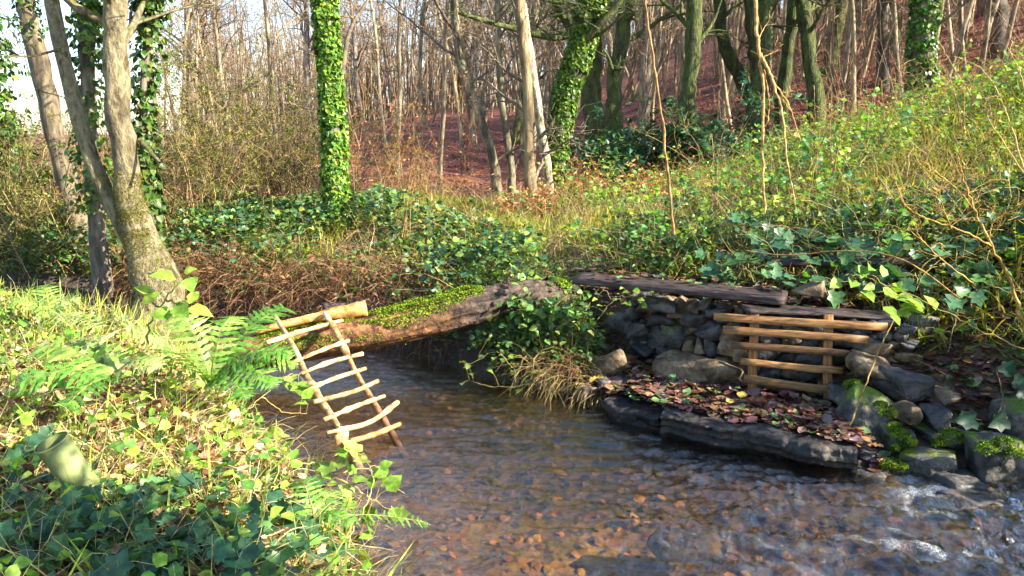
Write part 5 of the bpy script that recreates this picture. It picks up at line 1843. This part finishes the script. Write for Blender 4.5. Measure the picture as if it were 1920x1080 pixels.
for k, (u, v, y, lab) in enumerate(IVY_L):
    c = at(u, v, y=y)
    g0 = gz(c[0], c[1])
    paths, lvs = [], []
    for j in range(4):
        a = rg.uniform(0, 6.28)
        L = rg.uniform(.14, .24)
        P = [np.array([c[0], c[1], g0 + .06])]
        for q in range(4):
            a += rg.normal(0, .4)
            nx_, ny_ = P[-1][0] + math.cos(a) * L / 3, P[-1][1] + math.sin(a) * L / 3
            P.append(np.array([nx_, ny_, max(gz(nx_, ny_), -.02) + rg.uniform(.08, .15)]))
        paths.append(P)
        for q in range(6):
            t_ = rg.uniform(.2, 1)
            Q = smooth_path(P, 12)[int(t_ * 11)]
            lvs.append((Q + np.array([rg.normal(0, .035), rg.normal(0, .035), rg.uniform(.0, .04)]), rg.uniform(.045, .085)))
    vine_plant('ivy_plant', lab, 'ivy', paths, lvs, 'ivy', .0022, seed=900 + k, group='ivy plants on the near bank')

# ivy plants above the terrace, right bank
IVY_R = [(1390, 420, 5.9, 'ivy plant left of the hanging vine stems'), (1470, 440, 5.6, 'ivy plant just right of the hanging vine stems'), (1560, 440, 5.2, 'big leaved ivy above the pointed stone'), (1640, 420, 5.2, 'big leaved ivy plant uphill of the bright sapling'),
         (1720, 450, 4.8, 'ivy plant in front of the yellow twigged shrub'), (1420, 480, 5.2, 'ivy plant trailing onto the dark beam'), (1340, 470, 5.5, 'ivy plant at the back of the terrace centre'), (1550, 500, 4.95, 'ivy plant at the right end of the dark beam'),
         (1800, 420, 4.6, 'ivy plant uphill beside the yellow twigged shrub'), (1860, 380, 4.9, 'ivy plant on the slope near the right edge')]
for k, (u, v, y, lab) in enumerate(IVY_R):
    c = at(u, v, y=y)
    g0 = gz(c[0], c[1])
    paths, lvs = [], []
    for j in range(4):
        a = rg.uniform(0, 6.28)
        L = rg.uniform(.25, .42)
        P = [np.array([c[0], c[1], g0 + .1])]
        for q in range(4):
            a += rg.normal(0, .4)
            nx_, ny_ = P[-1][0] + math.cos(a) * L / 3, P[-1][1] + math.sin(a) * L / 3 * .7
            P.append(np.array([nx_, ny_, gz(nx_, ny_) + rg.uniform(.14, .30)]))
        paths.append(P)
        for q in range(6):
            Q = smooth_path(P, 12)[int(rg.uniform(.2, 1) * 11)]
            lvs.append((Q + np.array([rg.normal(0, .05), rg.normal(0, .05), rg.uniform(0, .06)]), rg.uniform(.075, .125)))
    vine_plant('ivy_plant', lab, 'ivy', paths, lvs, 'ivy', .003, seed=940 + k, group='ivy plants above the terrace')

A = lambda u, v, y: at(u, v, y=y)
# bright trailing ivy over the water at the bank edge
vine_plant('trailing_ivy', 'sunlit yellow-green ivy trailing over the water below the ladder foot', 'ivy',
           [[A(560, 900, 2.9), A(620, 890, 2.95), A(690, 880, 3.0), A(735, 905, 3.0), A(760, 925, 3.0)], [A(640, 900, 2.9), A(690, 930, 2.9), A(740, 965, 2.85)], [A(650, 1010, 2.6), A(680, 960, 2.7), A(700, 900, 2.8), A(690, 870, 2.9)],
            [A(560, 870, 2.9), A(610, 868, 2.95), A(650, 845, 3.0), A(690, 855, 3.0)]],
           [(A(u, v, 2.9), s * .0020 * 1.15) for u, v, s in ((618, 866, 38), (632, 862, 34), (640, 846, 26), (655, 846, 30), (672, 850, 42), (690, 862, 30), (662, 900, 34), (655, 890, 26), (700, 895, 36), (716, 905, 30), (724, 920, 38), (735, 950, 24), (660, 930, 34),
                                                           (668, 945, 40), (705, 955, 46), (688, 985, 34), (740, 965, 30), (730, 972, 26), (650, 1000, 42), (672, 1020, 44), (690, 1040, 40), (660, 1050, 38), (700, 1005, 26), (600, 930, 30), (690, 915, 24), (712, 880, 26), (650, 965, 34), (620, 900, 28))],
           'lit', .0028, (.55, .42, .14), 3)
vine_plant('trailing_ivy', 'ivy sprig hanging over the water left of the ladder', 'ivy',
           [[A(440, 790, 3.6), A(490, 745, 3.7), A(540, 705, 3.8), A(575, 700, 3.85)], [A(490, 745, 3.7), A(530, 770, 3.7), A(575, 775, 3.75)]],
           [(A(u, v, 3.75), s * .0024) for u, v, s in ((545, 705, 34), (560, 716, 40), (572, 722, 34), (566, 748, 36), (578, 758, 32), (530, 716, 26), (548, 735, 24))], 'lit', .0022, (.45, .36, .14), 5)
vine_plant('trailing_ivy', 'single large pale ivy leaf on a stalk above the water edge', 'ivy', [[A(470, 850, 3.2), A(505, 830, 3.25), A(530, 815, 3.3)]], [(A(533, 812, 3.3), .10)], 'lit', .002, (.4, .34, .14), 8)
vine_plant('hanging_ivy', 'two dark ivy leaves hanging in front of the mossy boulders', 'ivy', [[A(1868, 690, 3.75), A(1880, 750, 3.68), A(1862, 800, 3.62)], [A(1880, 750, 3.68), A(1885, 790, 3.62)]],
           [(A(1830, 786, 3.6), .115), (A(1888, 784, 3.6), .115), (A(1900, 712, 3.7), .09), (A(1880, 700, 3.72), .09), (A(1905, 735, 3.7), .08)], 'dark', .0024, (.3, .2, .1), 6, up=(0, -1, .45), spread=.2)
vine_plant('ivy_sprig', 'green ivy sprig in front of the dark beam end', 'ivy', [[A(1120, 600, 5.0), A(1150, 565, 5.0), A(1200, 550, 5.0)], [A(1150, 565, 5.0), A(1130, 540, 5.0)]],
           [(A(u, v, 4.97), .05) for u, v in ((1130, 575), (1150, 560), (1165, 570), (1180, 548), (1200, 545), (1215, 545), (1175, 568), (1195, 562), (1140, 590), (1110, 575), (1120, 560), (1205, 570), (1170, 540))], 'oval', .0022, (.3, .3, .1), 12)
vine_plant('bramble_runner', 'yellow-leaved bramble runner hanging from the bank toward the water', 'bramble', [[A(1080, 690, 5.05), A(1000, 720, 5.0), A(930, 725, 5.05), A(880, 715, 5.1)], [A(960, 690, 5.15), A(930, 660, 5.2), A(870, 690, 5.2)]],
           [(A(u, v, 5.05), .05) for u, v in ((880, 690), (868, 718), (955, 665), (925, 700), (970, 735), (965, 728), (885, 700), (1000, 700), (870, 680))], 'lit', .003, (.45, .36, .12), 13)

# sapling on the near bank with big bright leaves
vine_plant('leafy_sapling', 'small sapling with large bright green leaves on the near bank', 'sapling', [[A(270, 660, 3.0), A(285, 600, 3.0), A(310, 560, 3.0), A(345, 520, 3.0)], [A(310, 562, 3.0), A(345, 570, 2.95)], [A(300, 580, 3.0), A(280, 560, 3.0)]],
           [(A(u, v, 2.97), s * .0019) for u, v, s in ((330, 525, 52), (355, 520, 44), (345, 512, 30), (300, 548, 46), (285, 552, 40), (330, 570, 50), (350, 580, 56), (325, 590, 44), (355, 570, 40))], 'oval', .004, (.3, .34, .1), 21, up=(.2, -.5, .8), spread=.25)
# bright arching spray on the right bank
vine_plant('leafy_sapling', 'arching spray of bright yellow-green leaves above the lattice', 'sapling', [[A(1925, 655, 3.7), A(1850, 625, 3.75), A(1780, 590, 3.8), A(1700, 552, 3.85), A(1640, 528, 3.9), A(1590, 510, 3.9)], [A(1700, 552, 3.85), A(1670, 560, 3.85), A(1640, 565, 3.85)], [A(1660, 536, 3.88), A(1620, 505, 3.9)]],
           [(A(u, v, 3.84), s * .0027) for u, v, s in ((1575, 528, 30), (1600, 524, 34), (1603, 502, 28), (1620, 498, 32), (1633, 500, 28), (1640, 535, 28), (1615, 545, 36), (1640, 552, 34), (1660, 556, 42), (1680, 548, 40), (1700, 560, 40), (1655, 575, 34), (1690, 578, 44), (1720, 570, 46), (1735, 578, 44), (1755, 582, 40), (1670, 590, 30), (1710, 588, 34), (1655, 520, 28), (1680, 530, 30))],
           'oval', .0035, (.42, .34, .10), 22, up=(.3, -.45, .9), spread=.3)

# ------------------------------------------------------------------ ferns: fern > frond > pinna
pv, pf = [], []
for i in range(7):
    t_ = i / 6
    w_ = .10 * (1 - t_ ** 2.2) * (1 + .28 * (-1) ** i) + .004
    pv += [(-w_, t_, -.12 * t_ * t_), (0, t_, .015 - .12 * t_ * t_), (w_, t_, -.12 * t_ * t_)]
for i in range(6):
    pf += [(3 * i, 3 * i + 1, 3 * i + 4, 3 * i + 3), (3 * i + 1, 3 * i + 2, 3 * i + 5, 3 * i + 4)]
PIN = (np.array(pv), [np.array(pf, dtype=np.int32)])
PM = []
for c in ((.10, .26, .035), (.14, .32, .045), (.24, .40, .07), (.40, .50, .16)):  # palest tones put sunlight into the colour of the lit fronds
    mb = MB()
    mb.add(PIN[0], PIN[1], c)
    PM.append(mb.mesh('pinna', 'leaf', smooth=False))


def fern(label, base, fronds, seed):
    rg = np.random.default_rng(seed)
    root = empty('fern', base)
    tag(root, label, 'fern')
    for (tip, arch, W, ci) in fronds:
        tip = np.asarray(tip)
        mid = (base + tip) / 2 + np.array([0, 0, arch])
        P = smooth_path([base, base * .75 + mid * .25 + np.array([0, 0, arch * .35]), mid, tip * .75 + mid * .25 + np.array([0, 0, arch * .25]), tip], 40)
        V, F = tube_geo(P, np.linspace(.0035, .001, 40), 5, False)
        mb = MB()
        mb.add(V, F, (.30, .30, .09))
        fr = mb.build('frond', 'straw', root)
        L = np.linalg.norm(np.diff(P, axis=0), axis=1).sum()
        npair = max(14, int(L / .021))
        for k in range(npair):
            t_ = .14 + .855 * k / (npair - 1)
            i = min(int(t_ * 39), 38)
            q = P[i] + (P[i + 1] - P[i]) * (t_ * 39 - i)
            T = nrm(P[i + 1] - P[i])
            sd = nrm(np.cross(T, np.array([0, -.25, 1.0])))
            up_ = np.cross(sd, T)
            ln = W * (math.sin(math.pi * min(1, (t_ - .06) * .62 + .30)) ** 1.1) * (1 - .0 * t_) * (1 if t_ < .8 else (1 - t_) / .2 * .85 + .15)
            for s in (-1, 1):
                dv = nrm(sd * s + T * .35 + np.array([0, 0, -.12]) + rg.normal(0, .05, 3))
                o = one_leaf(fr, PM[min(3, max(0, ci + int(rg.integers(-1, 2)) * (rg.random() < .3)))], q, up_ + rg.normal(0, .12, 3), dv, ln * rg.uniform(.9, 1.08), 'pinna')
                o.matrix_parent_inverse = Matrix.Identity(4)
    return root


b0 = A(395, 708, 3.55)
b0[2] = max(b0[2] - .05, .35)
fern('large green fern at the bank edge in front of the log', b0, [(A(542, 580, 3.9), .10, .13, 1), (A(232, 612, 3.3), .05, .14, 3), (A(548, 668, 3.5), .09, .12, 1), (A(520, 728, 3.4), .10, .12, 1), (A(462, 752, 3.3), .08, .11, 0), (A(560, 690, 3.6), .10, .11, 2), (A(330, 590, 3.7), .10, .12, 2), (A(440, 600, 3.8), .12, .11, 2), (A(300, 660, 3.2), .06, .10, 2)], 1)
b1 = A(215, 712, 3.05)
fern('fern with sunlit fronds left of the large fern', b1, [(A(30, 722, 2.9), .05, .13, 1), (A(60, 660, 3.1), .07, .12, 2), (A(150, 640, 3.3), .08, .11, 3), (A(300, 690, 3.0), .06, .10, 3), (A(120, 770, 2.8), .04, .10, 1)], 2)
b2 = A(590, 975, 2.55)
fern('small fern at the water edge below the trailing ivy', b2, [(A(808, 984, 2.75), .03, .055, 1), (A(640, 925, 2.7), .04, .07, 2), (A(560, 905, 2.7), .05, .07, 2), (A(660, 985, 2.5), .03, .06, 1)], 3)
b3 = A(95, 600, 4.6)
fern('yellowish fern further back on the near bank', b3, [(A(20, 570, 4.5), .06, .10, 2), (A(150, 565, 4.7), .06, .10, 3), (A(80, 540, 4.8), .08, .10, 2), (A(190, 620, 4.4), .05, .10, 3)], 4)


# ------------------------------------------------------------------ bare canes, vines and twigs seen one by one
def cane(name, label, paths, col, seed, cat='stem', mat='twig', twigs=0):
    rg = np.random.default_rng(seed)
    root = empty(name, paths[0][0][0])
    tag(root, label, cat)
    for k, (P, r0, r1) in enumerate(paths):
        n = 8 + 5 * len(P)
        Q = smooth_path(P, n)
        Q[1:-1] += rg.normal(0, r0 * .35, (n - 2, 3))
        V, F = tube_geo(Q, np.linspace(r0, r1, n), 7, False, .15, seed)
        mb = MB()
        mb.add(V, F, col)
        if twigs:
            crown_on(mb, Q, np.linspace(r0, r1, n), twigs, rg, col, .3, (.08, .25), (3,), .1, rmin=.0012)
        mb.build('stem', mat, root)
    return root


OR = (2.0, 1.4, .8)
cane('bare_cane', 'single tall orange-brown cane standing in the meadow centre', [([A(1264, 440, 5.6), A(1250, 300, 5.6), A(1232, 160, 5.65), A(1212, 20, 5.7), A(1205, -60, 5.7)], .011, .007)], OR, 1)
cane('hanging_vine', 'pale dead vine forking above the meadow and hanging in strands', [
    ([A(1418, -60, 5.9), A(1418, 40, 5.9), A(1424, 100, 5.9), A(1432, 180, 5.9), A(1430, 290, 5.85), A(1433, 400, 5.8)], .014, .009), ([A(1426, 100, 5.9), A(1448, 150, 5.85), A(1466, 210, 5.8), A(1474, 290, 5.8), A(1490, 375, 5.75)], .011, .006),
    ([A(1428, 110, 5.9), A(1455, 160, 5.9), A(1480, 200, 5.9), A(1500, 260, 5.85)], .008, .004), ([A(1430, 108, 5.9), A(1445, 100, 5.9), A(1460, 94, 5.9)], .005, .003), ([A(1432, 130, 5.9), A(1442, 190, 5.95), A(1440, 230, 5.9)], .006, .003)], (3.4, 2.4, 1.3), 2, 'vine', twigs=3)
YL = (2.8, 2.1, .7)
cane('twigged_shrub', 'bare yellow-barked shrub leaning up the slope at the right', [
    ([A(1920, 620, 4.15), A(1895, 530, 4.2), A(1860, 460, 4.25), A(1828, 395, 4.3), A(1808, 340, 4.3), A(1795, 292, 4.3)], 0.0104, 0.0036), ([A(1862, 464, 4.25), A(1820, 440, 4.2), A(1780, 425, 4.2), A(1735, 408, 4.2), A(1700, 388, 4.2), A(1678, 340, 4.2)], 0.0065, 0.0024),
    ([A(1784, 428, 4.2), A(1770, 395, 4.2), A(1762, 360, 4.2), A(1772, 320, 4.2)], 0.0039, 0.0018), ([A(1855, 445, 4.25), A(1862, 415, 4.25), A(1880, 395, 4.2)], 0.0033, 0.0018), ([A(1826, 392, 4.3), A(1790, 350, 4.3), A(1750, 320, 4.3)], 0.0033, 0.0015),
    ([A(1830, 535, 4.1), A(1770, 490, 4.1), A(1725, 445, 4.1), A(1714, 410, 4.1)], 0.0039, 0.0018)], YL, 3, 'shrub', twigs=7)
cane('bramble_cane', 'thin tan cane leaning against the boulders right of the lattice', [([A(1590, 808, 3.95), A(1625, 715, 4.0), A(1655, 640, 4.05), A(1686, 586, 4.1)], .005, .003)], (2.4, 2.0, .9), 4)
cane('bramble_cane', 'long arching cane across the slope below the ivy', [([A(1800, 560, 4.4), A(1700, 490, 4.6), A(1600, 470, 4.8), A(1480, 478, 5.0), A(1400, 470, 5.1)], .005, .0025)], (2.4, 1.7, .8), 5)
for k, (u, v, y, hh, lab) in enumerate([(1560, 330, 6.5, 150, 'bare sunlit twig spray on the meadow crest centre'), (1660, 260, 7.5, 130, 'bare forked twig spray left of the far ivy trunk'), (1810, 240, 6.8, 130, 'arching twig spray with yellow leaves near the right edge'),
                                        (1100, 420, 7.5, 80, 'short bare twig spray in the bright grass'), (1340, 360, 6.6, 110, 'small bare twig spray left of the hanging vine'), (1530, 300, 7.0, 120, 'thin bare twig spray right of the hanging vine'), (760, 420, 8, 120, 'bare twig spray on the bramble bank')]):
    rg = np.random.default_rng(700 + k)
    paths = []
    for j in range(5):
        du = rg.normal(0, 45)
        paths.append(([A(u + rg.normal(0, 8), v + 25, y), A(u + du * .4, v - hh * .4, y), A(u + du * 1.1, v - hh * rg.uniform(.7, 1.1), y + rg.normal(0, .1)), A(u + du * 2.0, v - hh * rg.uniform(.6, 1.2), y)], .0042, .0014))
    cane('twig_spray', lab, paths, (1.9, 1.5, .8), 710 + k, 'twigs', twigs=4)
# tufted leaves of the arching bramble at the top right
vine_plant('bramble_runner', 'arching bramble with small yellow-green leaves at the top right', 'bramble', [[A(1925, 330, 5.0), A(1880, 190, 5.3), A(1840, 130, 5.4), A(1790, 105, 5.5)], [A(1930, 200, 5.0), A(1910, 130, 5.0), A(1890, 90, 5.0)], [A(1925, 330, 5.0), A(1850, 220, 5.2), A(1790, 130, 5.4), A(1760, 75, 5.5)]],
           [(A(u + float(q), v + float(w_), 5.2), .05) for (u, v) in ((1890, 90), (1905, 105), (1915, 130), (1840, 130), (1860, 155), (1875, 175), (1885, 200), (1900, 230), (1800, 110), (1820, 118), (1850, 215), (1870, 240), (1830, 190), (1805, 150), (1895, 270), (1910, 300)) for q, w_ in ((0, 0), (9, -10), (-8, 9))], 'oval', .004, (.5, .38, .14), 31)
# dead bracken clump in the clearing
for k, (u, v, y) in enumerate([(1215, 338, 9.8), (1090, 345, 10.2), (1005, 345, 9.4)]):
    p = A(u, v, y)
    rg = np.random.default_rng(740 + k)
    g0 = gz(p[0], y)
    root = empty('bracken_clump', (p[0], y, g0))
    tag(root, ['orange dead bracken mound in the clearing left of the cane', 'tawny bracken clump beside the leaning ivy trunk foot', 'tangle of brown bracken round the thin pair of stems'][k], 'bracken')
    n = 260
    mb = MB()
    T = strands(mb, np.stack([p[0] + rg.normal(0, .18, n), y + rg.normal(0, .12, n), np.full(n, g0)], -1), np.array([0, 0, .8]) + rg.normal(0, .6, (n, 3)), rg.uniform(.25, .6, n), rg.uniform(.003, .006, n), rg.uniform(.8, 2.4, n), palette(n, [(.50, .27, .10), (.40, .20, .08)], .2, rg), rg, 6, .15)
    mb.build('stalks', 'straw', root)
    mb = MB()
    k2, j2 = rg.integers(0, n, 1600), rg.integers(2, 7, 1600)
    place(mb, LEAF['narrow'], T[k2, j2], rand_frames(1600, .8, rg), rg.uniform(.04, .10, 1600), palette(1600, [(.50, .27, .10), (.42, .20, .08), (.56, .34, .15)], .2, rg))
    o = mb.build('foliage', 'dead_leaf', root, smooth=False)
    o["kind"] = 'stuff'

# ------------------------------------------------------------------ fallen leaves picked out one by one on the ledge and terrace
FL = {}
for nm, col in (('purple-brown', (.16, .07, .065)), ('russet', (.30, .11, .05)), ('grey-mauve', (.17, .12, .12)), ('yellow', (.50, .34, .08)), ('green', (.12, .26, .07)), ('tan', (.42, .25, .13))):
    FL[nm] = [leaf_mesh(k, 'wet_leaf', col) for k in ('flat', 'lobed', 'curl', 'ivy' if nm == 'green' else 'flat')]
rg = np.random.default_rng(760)
P = area(9000, .5, 2.9, 3.4, 5.6, rg, lambda x, y, z, ins, d, rt: (~ins) & rt & (d < 1.3) & (d > .06) & ((x < 1.9) | (d > .6)))
P = P[:280]
names = list(FL)
for p in P:
    c = rg.choice(6, p=[.36, .24, .20, .06, .07, .07])
    on_ledge = p[2] < .2
    z = float(on_ledge_z(p[None])[0]) + (.02 if on_ledge else .03)
    o = one_leaf(None, FL[names[c]][int(rg.integers(0, 4))], (p[0], p[1], z + rg.uniform(0, .015)), np.array([0, 0, 1.0]) + rg.normal(0, .28, 3), np.array([math.cos(a := rg.uniform(0, 6.28)), math.sin(a), 0]), rg.uniform(.055, .10), 'fallen_leaf')
    dd = float(field(p[:1], p[1:2])[1][0])
    if on_ledge:
        where = 'on the short slab at the upstream end' if p[0] < .85 else ('near the dripping front edge of the long ledge' if dd < .3 else 'at the wall foot on the long ledge') + (', left half' if p[0] < 1.25 else ', below the lattice')
    else:
        where = 'on the terrace left of the lattice' if p[0] < 1.3 else 'on the terrace above the lattice' if p[0] < 2.0 else 'in the litter right of the lattice'
    tag(o, f'{names[c]} fallen leaf {where}', 'leaf', f'{names[c]} fallen leaves on the ' + ('ledge' if on_ledge else 'terrace'))

# leaves lying on the dark beam
ba, bb = at(1085, 518, y=5.30), at(1475, 556, y=4.72)
for k in range(34):
    p = ba + (bb - ba) * rg.uniform(.04, .97) + np.array([rg.normal(0, .05), rg.normal(0, .05), .042])
    c = rg.choice(6, p=[.36, .24, .16, .04, .12, .08])
    a = rg.uniform(0, 6.28)
    o = one_leaf(None, FL[names[c]][int(rg.integers(0, 4))], p, np.array([0, 0, 1.0]) + rg.normal(0, .15, 3), np.array([math.cos(a), math.sin(a), 0]), rg.uniform(.05, .08), 'fallen_leaf')
    tag(o, f'{names[c]} fallen leaf lying on the dark timber beam', 'leaf', f'{names[c]} fallen leaves on the beam')
